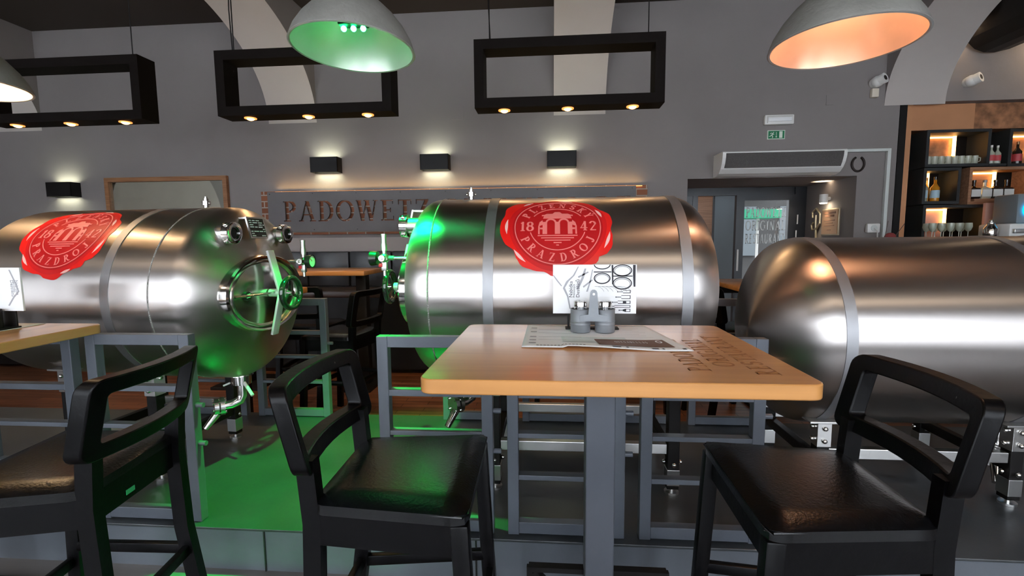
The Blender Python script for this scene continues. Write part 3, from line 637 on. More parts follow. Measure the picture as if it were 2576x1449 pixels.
g2 = MB().lathe([(0, 0), (0, .028), (.004, .026), (.008, .004), (.072, .004)], n=14).build('stem', M['bottle_clear'], gl)
for k in range(1, 10):
    c = gl.copy(); COL.objects.link(c); c.location.x = gl.location.x + (k % 5) * .085 + (.03 if k > 4 else 0); c.location.y = 5.22 + (.0 if k < 5 else .12)
    for g in (g1, g2): q = g.copy(); COL.objects.link(q); q.parent = c
sh = thing('cocktail_shaker', 'chrome cocktail shaker on the counter left of the coffee machine', 'shaker', (at(2500, 580, 4.92).x - .03, 4.92, zb + .001))
MB().lathe([(0, 0), (0, .045), (.01, .05), (.09, .055), (.10, .05), (.13, .03), (.15, .03), (.16, 0)], n=20).build('shaker_body', M['chrome'], sh); MB().sph((0, 0, .165), .018).build('knob', M['chrome'], sh)
cm = thing('coffee_machine', 'white and black coffee machine with a glowing blue ring at the right edge', 'coffee machine', (at(2568, 570, 5.0).x, 5.0, zb + .001))
box('base', (-.22, -.14, 0), (.3, .2, .14), M['white'], cm, .02); box('upper_body', (-.10, -.06, .14), (.3, .2, .42), M['doorgrey'], cm, .02)
MB().tube([(.02 + .07 * math.cos(a), -.075, .27 + .07 * math.sin(a)) for a in [2 * PI * k / 24 for k in range(24)]], .012, 8, True).build('display_ring', M['cyan'], cm)
box('drip_tray', (-.20, -.17, .05), (.25, -.14, .09), M['satin'], cm, .005)
mi_ = thing('spirit_display', 'pink and red upright display panel left of the coffee machine', 'display', (at(2508, 530, 5.3).x, 5.30, zb + .001))
box('panel', (-.11, 0, 0), (.11, .03, .36), M['pinkpanel'], mi_, smooth=False); box('edge', (.095, -.01, .10), (.11, 0, .34), M['redp'], mi_, smooth=False); box('lower_shelf', (-.13, -.03, .0), (.13, -.001, .12), M['shelfgrey'], mi_, .004)

# ================================================================== BENCH, FAR TABLES AND CHAIRS
bn = thing('wall_bench', 'long dark upholstered bench against the back wall beneath the sign', 'bench', (-2.5, BY, 0))
bo = (-2.5, BY, 0)
MB().box((-7.9, 5.02, .05), (1.2, 5.40, .84)).build('base', M['blackmetal'], bn, off=bo, smooth=False)
MB().box((-7.9, 5.0, .84), (1.2, 5.40, .92), .02).build('seat', M['benchseat'], bn, off=bo)
for k in range(18):
    x = -7.85 + k * .502
    MB().box((x + .006, 5.38, .93), (x + .496, BY - .03, 1.335), .018).build('back_cushion', M['benchl'], bn, off=bo)
ft = thing('bar_table', 'long high wooden table in front of the wall bench, seen between left and middle tanks', 'table', (-2.35, 4.6, 0))
MB().box((-1.0, -.28, 1.13), (.62, .28, 1.175), .008).build('tabletop', M['tabletop'], ft)
MB().box((.44, -.05, .02), (.54, .05, 1.13), .004).build('leg', M['blackmetal'], ft); MB().box((-.8, -.05, .02), (-.70, .05, 1.13), .004).build('leg', M['blackmetal'], ft)
MB().box((.36, -.25, 0), (.62, .25, .03), .004).build('foot_plate', M['blackmetal'], ft, smooth=False); MB().box((-1, -.25, 0), (-.5, .25, .03), .004).build('foot_plate', M['blackmetal'], ft, smooth=False)
ft2 = thing('bar_table', 'short wooden table whose corner shows just right of the left tank', 'table', (-2.35, 3.46, 0))
MB().box((-.55, -.12, 1.055), (.46, .12, 1.10), .008).build('tabletop', M['tabletop'], ft2); MB().box((-.1, -.05, .02), (0, .05, 1.055), .004).build('leg', M['blackmetal'], ft2); MB().box((-.3, -.11, 0), (.2, .11, .03), .004).build('foot_plate', M['blackmetal'], ft2, smooth=False)
ft3 = thing('bar_table', 'dark high table with pale wooden top between middle and right tanks', 'table', (2.0, 4.35, 0))
MB().box((-.5, -.4, 1.02), (.5, .4, 1.06), .008).build('tabletop', M['tabletop'], ft3); MB().box((-.05, -.05, .02), (.05, .05, 1.02), .004).build('leg', M['blackmetal'], ft3); MB().box((-.3, -.3, 0), (.3, .3, .03), .004).build('foot_plate', M['blackmetal'], ft3, smooth=False)
b = MB(); b.box((-.42, -.36, .93), (.42, -.32, 1.02)); b.box((-.42, .32, .93), (.42, .36, 1.02)); b.build('apron', M['blackmetal'], ft3, smooth=False)

def stool(label, x, y, rz, sz=.80, top=1.085, group='black wooden bar stools', cat='bar stool', worn=True):
    """local +x = the way the sitter faces; seat wider at the front"""
    t = thing('bar_stool', label, cat, (x, y, 0), rz, group)
    F, Bk = .205, -.205; wf, wb_ = .25, .205        # half depth, half widths
    # padded seat: rounded trapezoid with a soft crown
    b = MB(); nx, ny = 12, 12; g = []
    def sxy(u, v):                      # rounded trapezoid
        s_ = math.copysign(abs(u) ** 1, u); hw = wb_ + (wf - wb_) * (u + 1) / 2
        return Bk + (F - Bk) * (u + 1) / 2, v * hw
    grid = []
    for i in range(nx + 1):
        row = []
        for j in range(ny + 1):
            u, v = -1 + 2 * i / nx, -1 + 2 * j / ny
            e = max(abs(u), abs(v)); k = 1.0
            cu_ = max(0, abs(u) - .86) / .14; cv_ = max(0, abs(v) - .86) / .14; d_ = math.hypot(cu_, cv_)
            if d_ > 1: u = math.copysign(.86 + .14 * cu_ / d_, u); v = math.copysign(.86 + .14 * cv_ / d_, v)
            X, Y = sxy(u, v); ed = max(0, e - .78) / .22
            row.append(b.b.verts.new((X, Y, sz - .016 * ed ** 2.2 + .004 * (1 - e * e))))
        grid.append(row)
    for i in range(nx):
        for j in range(ny): b.b.faces.new((grid[i][j], grid[i + 1][j], grid[i + 1][j + 1], grid[i][j + 1]))
    per = [grid[i][0] for i in range(nx + 1)] + [grid[nx][j] for j in range(1, ny + 1)] + [grid[i][ny] for i in range(nx - 1, -1, -1)] + [grid[0][j] for j in range(ny - 1, 0, -1)]
    lowr = [b.b.verts.new((v.co.x * 1.005, v.co.y * 1.005, sz - .042)) for v in per]
    for i in range(len(per)): j = (i + 1) % len(per); b.b.faces.new((per[i], per[j], lowr[j], lowr[i]))
    b.b.faces.new(lowr); seat = b.build('seat', M['leather'], t, ang=50)
    b = MB(); b.tube([(v.x * 1.012, v.y * 1.012, sz - .020) for v in [Vector(p) for p in [(Bk + .01, -wb_ + .01, 0), (F - .015, -wf + .006, 0), (F - .003, -wf + .02, 0), (F - .003, wf - .02, 0), (F - .015, wf - .006, 0), (Bk + .01, wb_ - .01, 0)]]], .0035, 6, True); b.build('piping', M['leather'], seat)
    za = sz - .042
    b = MB()
    b.prism([(F - .02, -wf + .02), (F - .02, wf - .02), (F - .045, wf - .02), (F - .045, -wf + .02)], lambda a, c: (a, c, za - .085), lambda a, c: (a, c, za))
    for s_ in (1, -1): b.prism([(F - .02, s_ * (wf - .005)), (F - .02, s_ * (wf - .03)), (Bk, s_ * (wb_ - .03)), (Bk, s_ * (wb_ - .005))], lambda a, c: (a, c, za - .085), lambda a, c: (a, c, za))
    b.box((Bk, -wb_ + .01, za - .085), (Bk + .025, wb_ - .01, za)); b.build('apron', M['black'], t, ang=30)
    for s_ in (1, -1):                   # front legs
        MB().bar((F - .022, s_ * (wf - .022), za), (F + .015, s_ * (wf - .005), 0), .042, .045, .005, up=(1, 0, 0)).build('leg', M['black'], t)
    bt = [(Bk - .012, za + .14), (Bk + .0, za - .03), (Bk - .01, .45), (Bk - .075, 0)]
    for s_ in (1, -1):                   # rear legs rise to the backrest and rake back below
        b = MB()
        prof = [(x_ - .022, z_) for x_, z_ in bt] + [(x_ + .024, z_) for x_, z_ in reversed(bt)]
        y0_, y1_ = sorted((s_ * (wb_ - .002), s_ * (wb_ - .040)))
        b.prism(prof, lambda a, c: (a, y0_, c), lambda a, c: (a, y1_, c)); b.build('leg', M['black'], t, ang=25)
    # backrest: rounded rectangular ring, gently bowed, leaning back
    zb0, zb1, hw = sz + .062, top + .008, .236; bar_ = .046; dp = .046; n = 0
    def ring(hy, hz, r, k=5):
        o = []
        for cx_, cz_, a0 in ((hy - r, hz - r, 0), (-hy + r, hz - r, 90), (-hy + r, -hz + r, 180), (hy - r, -hz + r, 270)):
            for i in range(k + 1): a = math.radians(a0 + 90 * i / k); o.append((cx_ + r * math.cos(a), cz_ + r * math.sin(a)))
            # extra points along the long bars so the bow is smooth
            if a0 in (0, 180):
                x1_ = -hy + r if a0 == 0 else hy - r; y_ = hz if a0 == 0 else -hz
                for q in range(1, 8): o.append((cx_ + (x1_ - cx_) * q / 8, y_))
        return o
    hz = (zb1 - zb0) / 2; cz = (zb0 + zb1) / 2
    ro, ri = ring(hw, hz, .035), ring(hw - bar_, hz - bar_, .012)
    def P3(y_, z_, s_):
        lean = -.055 * (z_ + hz) / (2 * hz); bow = .045 * (y_ / hw) ** 2
        return (Bk - .045 + lean + bow + s_ * dp / 2, y_, cz + z_)
    b = MB(); V = {}
    for key, R in (('o', ro), ('i', ri)):
        for s_ in (1, -1): V[key, s_] = [b.b.verts.new(P3(y_, z_, s_)) for y_, z_ in R]
    n = len(ro)
    for k in range(n):
        j = (k + 1) % n
        for s_ in (1, -1): b.b.faces.new((V['o', s_][k], V['o', s_][j], V['i', s_][j], V['i', s_][k]))
        b.b.faces.new((V['o', 1][k], V['o', -1][k], V['o', -1][j], V['o', 1][j])); b.b.faces.new((V['i', 1][k], V['i', 1][j], V['i', -1][j], V['i', -1][k]))
    bmesh.ops.recalc_face_normals(b.b, faces=b.b.faces)
    bk = b.build('backrest', M['black'], t, ang=35); m_ = bk.modifiers.new('b', 'BEVEL'); m_.width = .004; m_.segments = 2; m_.limit_method = 'ANGLE'
    # foot rails
    MB().bar((F + .006, -wf + .03, .30), (F + .006, wf - .03, .30), .024, .036, .004).build('footrest', M['black'], t)
    for s_ in (1, -1): MB().bar((F + .0, s_ * (wf - .02), .36), (Bk - .015, s_ * (wb_ - .02), .36), .024, .036, .004).build('side_rail', M['black'], t)
    MB().bar((Bk - .02, -wb_ + .03, .36), (Bk - .02, wb_ - .03, .36), .024, .036, .004).build('rear_rail', M['black'], t)
    return t
s1 = stool('worn black bar stool at the lower left with a small green sticker under its seat', -1.495, 1.31, math.radians(188))
s2 = stool('black bar stool left of the wooden table with scuffed backrest and glossy seat', -.415, 1.325, math.radians(2))
s3 = stool('darkest black bar stool at the right end of the wooden table, seat towards it', .70, 1.315, math.radians(179))
box('size_sticker', (-.2075, .02, .69), (-.2055, .055, .705), M['sticker'], s1, smooth=False)
stool('distant black bar stool between left and middle tanks, curved back turned right', -1.68, 3.70, math.radians(170), .74, 1.07, 'distant black bar stools')
stool('distant black bar stool half hidden behind the left tank near the short table', -2.14, 4.08, math.radians(90), .74, 1.07, 'distant black bar stools')
stool('distant black bar stool behind the middle tank, only its legs seen under it', -.25, 4.25, math.radians(80), .74, 1.07, 'distant black bar stools')
stool('distant black bar stool seen beneath the wooden table between the frames', .75, 4.2, math.radians(95), .74, 1.07, 'distant black bar stools')
stool('distant black bar stool in the gap between middle and right tanks', 1.45, 3.95, math.radians(15), .74, 1.07, 'distant black bar stools')

# ================================================================== TANKS
R_, TY = .468, 2.58
OUT = [(7, .252), (17, .254), (33, .23), (47, .235), (64, .232), (80, .226), (95, .230), (110, .226), (123, .246), (138, .275), (149, .279), (163, .259), (174, .264), (186, .265), (199, .258), (213, .235), (222, .248), (231, .258), (243, .247), (256, .236), (265, .250), (278, .258), (291, .238), (303, .240), (313, .256), (319, .243), (326, .262), (335, .266), (345, .255), (356, .241)]
def outr(a):
    a %= 360; L = [(OUT[-1][0] - 360, OUT[-1][1])] + OUT + [(OUT[0][0] + 360, OUT[0][1])]
    for (a0, r0_), (a1, r1_) in zip(L, L[1:]):
        if a0 <= a <= a1: t = (a - a0) / (a1 - a0); t = t * t * (3 - 2 * t); return r0_ + (r1_ - r0_) * t
def seal(parent, X0, th0, Zc, off):
    def mp(h):
        def f(a, c):
            th = th0 + c / R_; r = R_ + h; return Vector((X0 + a, TY - r * math.cos(th), Zc + r * math.sin(th))) - Vector(off)
        return f
    def polar(radf, h, r_in=0, nr=9, na=96, crown=0):
        b = MB(); f = mp(0); V = []
        for k in range(nr + 1):
            row = []
            for i in range(na):
                a = 360 * i / na; ro = radf(a); ri = r_in(a) if callable(r_in) else r_in; r = ri + (ro - ri) * k / nr; t = k / nr
                hh = h + crown * math.sin(PI * t) if crown else h
                row.append(b.b.verts.new(mp(hh)(r * math.cos(math.radians(a)), r * math.sin(math.radians(a)))))
            V.append(row)
        for k in range(nr):
            for i in range(na):
                j = (i + 1) % na
                try: b.b.faces.new((V[k][i], V[k][j], V[k + 1][j], V[k + 1][i]))
                except Exception: pass
        return b
    e = polar(outr, .0012, .001).build('seal_emblem', M['red'], parent, ang=80); e['label'] = 'red wax seal emblem with gate and year 18 42'
    polar(lambda a: .224 + .004 * math.sin(math.radians(a * 3)), .0018, .196, 3).build('seal_ring', M['red2'], e, ang=80)
    polar(lambda a: .206, .0024, .001, 8).build('seal_disc', M['red3'], e, ang=80)
    b = MB(); F0, F1 = mp(.0026), mp(.0042)
    def arcline(r, w, a0, a1, n):
        for i in range(n):
            t0, t1 = math.radians(a0 + (a1 - a0) * i / n), math.radians(a0 + (a1 - a0) * (i + 1) / n)
            b.prism([((r - w) * math.cos(t0), (r - w) * math.sin(t0)), ((r + w) * math.cos(t0), (r + w) * math.sin(t0)), ((r + w) * math.cos(t1), (r + w) * math.sin(t1)), ((r - w) * math.cos(t1), (r - w) * math.sin(t1))], F0, F1)
    arcline(.195, .0022, 0, 360, 90); b.build('seal_ring_line', M['pink'], e, smooth=False)
    for q0, q1 in ((32, 148), (196, 344)): b = MB(); arcline(.128, .0022, q0, q1, 36); b.build('seal_ring_line', M['pink'], e, smooth=False)
    b = MB(); h = .039
    def put(ch, phi, top, rad):
        P, w = GL[ch]; ph = math.radians(phi); er = (math.cos(ph), math.sin(ph)); up = er if top else (-er[0], -er[1]); rt = (er[1], -er[0]) if top else (-er[1], er[0])
        for p in P: b.prism([(rad * er[0] + rt[0] * (u - w / 2) * h + up[0] * (v - .5) * h, rad * er[1] + rt[1] * (u - w / 2) * h + up[1] * (v - .5) * h) for u, v in p], F0, F1)
    for k, ch in enumerate('PLZEŇSKÝ'): put(ch, 153 - k * 18.0, True, .161)
    for k, ch in enumerate('PRAZDROJ'): put(ch, 207 + k * 18.0, False, .163)
    for txt, cx in (('18', -.140), ('42', .140)):
        P, w = text_polys(txt, .056, .08)
        for p in P: b.prism([(cx - w / 2 + u, v - .026) for u, v in p], F0, F1)
    b.build('seal_lettering', M['pink'], e, smooth=False)
    b = MB(); pr = lambda q: b.prism(q, F0, F1)
    for a0, a1 in ((-.068, -.047), (-.012, .012), (.047, .068)): pr(_rc(a0, -.045, a1, .028))
    for cx in (-.0295, .0295): 
        for q in _arc(cx, .020, .020, .022, 0, 180, 10): pr([(cx + (x - cx) * 1.0, y) for x, y in [(q[0][0], q[0][1]), q[1], q[2], q[3]]]) if False else None
        for i in range(10):
            t0, t1 = PI * i / 10, PI * (i + 1) / 10
            pr([(cx + .0175 * math.cos(t0), .022 + .020 * math.sin(t0)), (cx + .0255 * math.cos(t0), .022 + .030 * math.sin(t0)), (cx + .0255 * math.cos(t1), .022 + .030 * math.sin(t1)), (cx + .0175 * math.cos(t1), .022 + .020 * math.sin(t1))])
    pr([(-.068, .028), (-.058, .050), (.058, .050), (.068, .028), (.060, .046), (0, .036), (-.060, .046)][:4] if False else [(-.066, .052), (.066, .052), (.062, .068), (-.062, .068)])
    pr(_rc(-.072, .070, .072, .078)); pr([(-.060, .078), (.060, .078), (.050, .086), (-.050, .086)]); pr([(-.022, .086), (.022, .086), (.012, .100), (-.012, .100)])
    for s_ in (-1, 1):
        pr([(s_ * .068, .010), (s_ * .088, .0), (s_ * .082, .026), (s_ * .068, .040)]); pr(_rc(*sorted((s_ * .088, s_ * .080)), -.0, .0) if False else [(s_ * .088, -.045), (s_ * .081, -.045), (s_ * .081, 0), (s_ * .088, 0)]); pr([(s_ * .068, -.018), (s_ * .080, -.018), (s_ * .080, -.008), (s_ * .068, -.008)])
    for k in range(5): w_ = .090 - k * .016 - (k > 2) * .008 * k; pr(_rc(-w_, -.056 - k * .0125, w_, -.051 - k * .0125))
    b.build('gate_relief', M['pink'], e, smooth=False)
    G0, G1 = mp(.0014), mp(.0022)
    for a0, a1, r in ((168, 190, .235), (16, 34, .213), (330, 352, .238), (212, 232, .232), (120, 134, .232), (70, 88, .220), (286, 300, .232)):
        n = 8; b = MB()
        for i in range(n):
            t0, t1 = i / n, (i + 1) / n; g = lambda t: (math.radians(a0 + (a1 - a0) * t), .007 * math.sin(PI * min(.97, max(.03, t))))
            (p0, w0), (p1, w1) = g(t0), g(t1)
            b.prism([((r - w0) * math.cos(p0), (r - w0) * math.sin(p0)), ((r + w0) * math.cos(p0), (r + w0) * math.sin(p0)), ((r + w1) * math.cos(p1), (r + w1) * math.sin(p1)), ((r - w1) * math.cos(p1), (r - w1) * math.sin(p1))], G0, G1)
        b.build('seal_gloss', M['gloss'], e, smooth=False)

def tank(label, Zc, xm, sg, st, h, n, xb, hb, bands, seal_at=None, vent=None, outlet=None, legs=None, group='brushed steel beer tanks'):
    """xm: start of the manway end, sg: +1 if that end points right; xb: start of the plain end"""
    off = ((xm + xb) / 2, TY, PZ); t = thing('beer_tank', label, 'tank', off, group=group); O = Vector(off)
    prof = [(xb - sg * hb, 0)]
    for k in range(1, 17): a = PI / 2 * k / 16; prof.append((xb - sg * hb * math.cos(a) ** (2 / 2.2), R_ * math.sin(a) ** (2 / 2.2)))
    prof += [(xb + (xm - xb) * .5, R_), (xm + sg * st, R_)]
    N_ = 20
    def oval(m, dy=0):
        for v in m.b.verts: v.co.y = TY + (v.co.y - TY) * (1.5 if sg > 0 else 1.35)
        return m
    def hx(r): return xm + sg * (st + h * max(0, 1 - (r / R_) ** n) ** (1 / n))
    for k in range(1, N_): r = R_ * math.cos(PI / 2 * k / N_); prof.append((hx(r), r))
    prof.append((hx(0), 0))
    shell = MB().lathe(prof, (0, TY, Zc), 'X', 96).build('shell', M['steel'], t, off=off, ang=60)
    for X in {round(xm, 3)}:
        MB().tube([(X, TY + (R_ + .0005) * math.cos(a), Zc + (R_ + .0005) * math.sin(a)) for a in [2 * PI * k / 96 for k in range(96)]], .0038, 6, True).build('weld_seam', M['weld'], t, off=off)
    for X in bands: MB().lathe([(X - .0235, R_), (X - .0235, R_ + .0035), (X + .0235, R_ + .0035), (X + .0235, R_)], (0, TY, Zc), 'X', 96).build('steel_band', M['band'], t, off=off)
    if seal_at: seal(t, seal_at[0], seal_at[1], Zc, off)
    # ---- manway
    x0 = hx(.19); Q = lambda dx, dy, dz: Vector((x0 + sg * dx, TY + dy, Zc + dz))
    mw = oval(MB().lathe([(x0 - sg * .07, .218), (x0 - sg * .002, .211), (x0 + sg * .016, .210), (x0 + sg * .024, .203), (x0 + sg * .018, .193), (x0 + sg * .0, .190), (x0 + sg * .004, .182)], (0, TY, Zc), 'X', 80)).build('manway_ring', M['chrome'], t, off=off)
    dr = oval(MB().lathe([(x0 + sg * .0, .190), (x0 + sg * .012, .184), (x0 + sg * .018, .177), (x0 + sg * .012, .171), (x0 + sg * .004, .166), (x0 + sg * .012, .13), (x0 + sg * .020, .08), (x0 + sg * .024, .03), (x0 + sg * .024, 0)], (0, TY, Zc), 'X', 80)).build('manway_door', M['mirrorsteel'], t, off=off)
    MB().cyl(Q(.008, -.17, 0), Q(.026, -.17, 0), .024, n=20).build('maker_badge', M['gauge_black'], dr, off=off)
    b = MB()
    for dz in (-.008, 0, .008): b.bar(Q(.0275, -.183, dz), Q(.0275, -.157, dz + .003), .002, .003)
    b.build('badge_lettering', M['mint'], dr, off=off, smooth=False)
    b = MB()
    for s_ in (1, -1): b.bar(Q(.040, 0, s_ * .232), Q(.095, .0, s_ * .012), .050, .014, .002, up=(0, 1, 0) if False else (1, 0, 0))
    b.cyl(Q(.03, 0, 0), Q(.13, 0, 0), .022); b.build('clamp_arm', M['clampw'], t, off=off)
    b = MB(); b.cyl(Q(.03, -.27, .004), Q(.075, 0, .004), .006); b.build('hinge_rod', M['chrome'], t, off=off)
    hw = newobj('handwheel', None, t); hw.location = Q(.155, 0, 0) - O
    MB().tube([(0, .083 * math.cos(a), .083 * math.sin(a)) for a in [2 * PI * k / 40 for k in range(40)]], .0145, 14, True).build('wheel_rim', M['wheelblack'], hw)
    for k in range(3): a = PI / 2 + 2 * PI * k / 3 + .1; MB().bar((-sg * .01, .01 * math.cos(a), .01 * math.sin(a)), (0, .078 * math.cos(a), .078 * math.sin(a)), .016, .007, .002, up=(1, 0, 0)).build('spoke', M['wheelblack'], hw)
    MB().cyl((-sg * .03, 0, 0), (sg * .012, 0, 0), .014).build('wheel_hub', M['chrome'], hw)
    # ---- sight ports, nameplate
    for dy in (-.215, .205):
        dz = .325; X = hx(math.hypot(dy, dz)) - x0; X = X * sg
        sp = MB().cyl(Q(X - .03, dy, dz), Q(X + .055, dy, dz), .040, n=28).build('sight_port', M['satin'], t, off=off)
        b = MB(); b.lathe([(X * sg + x0 + sg * .028, .040), (X * sg + x0 + sg * .028, .056), (X * sg + x0 + sg * .062, .056), (X * sg + x0 + sg * .066, .050), (X * sg + x0 + sg * .066, .032), (X * sg + x0 + sg * .05, .030)], (0, TY + dy, Zc + dz), 'X', 28)
        for k in range(4): a = PI / 4 + PI / 2 * k; c_ = Q(X + .045, dy + .056 * math.cos(a), dz + .056 * math.sin(a)); b.sph(c_, .012, (1.2, 1, 1), 8)
        b.build('union_nut', M['chrome'], sp, off=off)
        MB().cyl(Q(X + .054, dy, dz), Q(X + .057, dy, dz), .029, n=20).build('sight_glass', M['lens'], sp, off=off)
    dz0 = .355; Xn = sg * (hx(dz0) - x0)
    tl = math.atan2(abs(hx(dz0 - .04) - hx(dz0 + .04)), .08)
    Rm = Matrix.Translation(Q(Xn + .035, -.035, dz0)) @ Matrix.Rotation(-sg * min(.35, tl * .6), 4, 'Y')
    npl = MB().box((-.004, -.068, -.058), (.004, .068, .058), mtx=Rm).build('nameplate', M['satin'], t, off=off, smooth=False)
    MB().box((sg * .0042 - .0006, -.060, -.050), (sg * .0042 + .0006, .060, .050), mtx=Rm).build('plate_field', M['gauge_black'], npl, off=off, smooth=False)
    b = MB(); random.seed(3)
    for k in range(8):
        y_ = -.055
        while y_ < .05:
            w_ = random.uniform(.012, .035)
            if random.random() < .75: b.box((sg * .0052 - .0004, y_, .036 - k * .0118), (sg * .0052 + .0004, min(.056, y_ + w_), .041 - k * .0118), mtx=Rm)
            y_ += w_ + .008
    b.build('plate_print', M['mint'], npl, off=off, smooth=False)
    b = MB(); b.bar(Q(Xn - .02, -.035, dz0 - .05), Q(Xn + .032, -.035, dz0 - .05), .03, .008); b.bar(Q(Xn - .06, -.035, dz0 + .05), Q(Xn + .020, -.035, dz0 + .052), .10, .008); b.build('plate_bracket', M['satin'], npl, off=off, smooth=False)
    # ---- pressure gauge group
    gy = .2 * sg; gz = .165; Xg = sg * (hx(math.hypot(gy, gz)) - x0); dX = .122
    ga = newobj('pressure_gauge', None, t); ga.location = Q(Xg + dX, gy, gz) - O; ga.scale = (.86, .86, .86); L = lambda x, y, z: Vector((sg * x, y, z))
    MB().cyl(L(-dX / .86 - .015, 0, 0), L(-.02, 0, 0), .008, n=10).cyl(L(-.06, 0, 0), L(-.03, 0, 0), .015, n=6).build('gauge_pipe', M['satin'], ga)
    MB().sph((0, 0, 0), .030, n=16).cyl((0, -.02, 0), (0, -.05, 0), .018).cyl((0, -.05, 0), (0, -.075, 0), .008).build('valve_block', M['satin'], ga)
    MB().cyl((0, 0, .02), (0, 0, .045), .013).cyl((0, 0, .045), (0, 0, .085), .019).cyl((0, 0, .085), (0, 0, .13), .016).cyl((0, 0, .13), (0, 0, .142), .018).build('relief_valve', M['satin'], ga)
    MB().box((-.015, -.013, -.075), (.015, .013, -.02), .003).cyl((0, 0, -.075), (0, 0, -.105), .010, n=10).build('drain_stub', M['satin'], ga)
    MB().box((-.030, -.018, -.052), (-.008, .0, -.030), .003).build('red_tap', M['redp'], ga)
    MB().cyl(L(.015, -.01, 0), L(.035, -.014, 0), .010).lathe([(sg * .035, 0), (sg * .035, .040), (sg * .072, .044), (sg * .075, .044), (sg * .075, .038), (sg * .070, .038)], (0, -.014, 0), 'X', 32).build('gauge_case', M['gauge_black'], ga)
    MB().cyl(L(.068, -.014, 0), L(.070, -.014, 0), .038, n=32).build('gauge_dial', M['gauge_face'], ga)
    b = MB(); b.bar(L(.0715, -.014, 0), L(.0715, -.034, .018), .004, .001, up=(1, 0, 0))
    for k in range(11): a = math.radians(-40 + 26 * k); b.bar(L(.0712, -.014 + .030 * math.cos(a), .030 * math.sin(a)), L(.0712, -.014 + .034 * math.cos(a), .034 * math.sin(a)), .002, .001, up=(1, 0, 0))
    b.build('gauge_needle', M['redp'], ga, smooth=False)
    if vent:
        v = MB(); z = Zc + R_ - .005; y_ = TY - .02
        v.cyl((vent, y_, z), (vent, y_, z + .022), .013).cyl((vent, y_, z + .020), (vent, y_, z + .042), .022, n=16).cyl((vent, y_, z + .042), (vent, y_, z + .056), .012).cyl((vent, y_, z + .056), (vent, y_, z + .066), .007).cyl((vent - .026, y_, z + .031), (vent + .026, y_, z + .031), .006)
        v.build('vent_valve', M['chrome'], t, off=off)
    if outlet:
        X, z = outlet, Zc - R_
        ov = newobj('outlet_valve', None, t); ov.location = Vector((X, TY, z)) - O
        MB().lathe([(.03, .02), (.005, .06), (-.004, .062), (-.006, .052), (-.055, .050), (-.055, .0)], n=32).build('clamp_cup', M['chrome'], ov)
        MB().tube([(0, 0, -.05), (0, 0, -.12), (-.01, -.01, -.15), (-.04, -.04, -.165), (-.07, -.07, -.165)], .026, 16).build('elbow', M['chrome'], ov)
        MB().cyl((-.065, -.065, -.165), (-.08, -.08, -.165), .050, n=28).cyl((-.085, -.085, -.165), (-.10, -.10, -.165), .046, n=28).build('flange', M['satin'], ov)
        for k in range(4): a = PI / 4 + PI / 2 * k; MB().cyl((-.06 - .03 * math.cos(a), -.06 + .03 * math.cos(a), -.165 + .04 * math.sin(a)), (-.105 - .03 * math.cos(a), -.105 + .03 * math.cos(a), -.165 + .04 * math.sin(a)), .006, n=8).build('bolt', M['chrome'], ov)
        MB().cyl((-.085, -.10, -.20), (-.12, -.15, -.27), .022, .016).build('spout', M['chrome'], ov)
        MB().cyl((.04, -.03, -.04), (.11, -.06, -.10), .009).build('lever', M['white'], ov); MB().cyl((-.05, -.03, -.045), (-.085, -.04, -.06), .006, n=8).build('lever', M['white'], ov)
    # ---- stand
    rear_z = Zc - math.sqrt(R_ ** 2 - .27 ** 2)
    for X in (legs or bands):
        for s_ in (-1, 1):
            y_ = TY + s_ * .27; lg_ = MB().box((X - .028, y_ - .028, PZ + .03), (X + .028, y_ + .028, rear_z - .005), .003).build('leg', M['blackmetal'], t, off=off, smooth=False)
            MB().box((X - .032, y_ - .034, rear_z - .13), (X + .032, y_ + .034, rear_z - .012), .002).build('leg_bracket', M['satin'], lg_, off=off, smooth=False)
            MB().box((X - .075, y_ - .05, rear_z - .012), (X + .075, y_ + .05, rear_z - .002), .002).build('saddle_plate', M['satin'], lg_, off=off, smooth=False)
            MB().box((X - .03, y_ - .032, PZ + .05), (X + .03, y_ + .032, PZ + .13), .002).build('leg_sleeve', M['satin'], lg_, off=off, smooth=False)
            for zz in (rear_z - .04, rear_z - .10, PZ + .16):
                for q in (-1, 1): MB().sph((X + q * .038, y_, zz), .012, (1, 1, 1), 8).build('bolt', M['chrome'], lg_, off=off)
                MB().sph((X, y_ - .038, zz), .012, (1, 1, 1), 8).build('bolt', M['chrome'], lg_, off=off)
            MB().cyl((X, y_, PZ + .0005), (X, y_, PZ + .012), .035, n=20).cyl((X, y_, PZ + .01), (X, y_, PZ + .06), .010, n=10).build('levelling_foot', M['satin'], lg_, off=off)
        MB().box((X - .02, TY - .26, .36), (X + .02, TY + .26, .41), .003).build('cross_rail', M['blackmetal'], t, off=off, smooth=False)
    ls = legs or bands
    if len(ls) > 1:
        for s_ in (-1, 1): MB().box((min(ls) + .03, TY + s_ * .27 - .02, .405), (max(ls) - .03, TY + s_ * .27 + .02, .455), .003).build('stand_rail', M['satin'], t, off=off, smooth=False)
    return t
T1 = tank('left steel beer tank with round hatch facing right and red seal on its side', 1.172, -1.88, 1, .11, .165, 2.2, -2.88, .24, [-2.118], seal_at=(-2.440, math.radians(44.2)), vent=-1.93, outlet=-1.80, legs=[-2.09, -2.62])
T1.rotation_euler.z = -.08; T1.location.x += .045
T2 = tank('middle steel beer tank behind the wooden table with a large red wax seal emblem', 1.199, -.555, -1, .0, .185, 2.5, .59, .235, [-.281, .593], seal_at=(.031, math.radians(41.4)), vent=-.42, outlet=-.43, legs=[-.281, .593])
T3 = tank('right steel beer tank without a seal, sitting lower than the other two', .979, 2.36, 1, .0, .2, 2.4, 1.256, .22, [1.280, 2.13], outlet=2.30, legs=[1.28, 2.13])
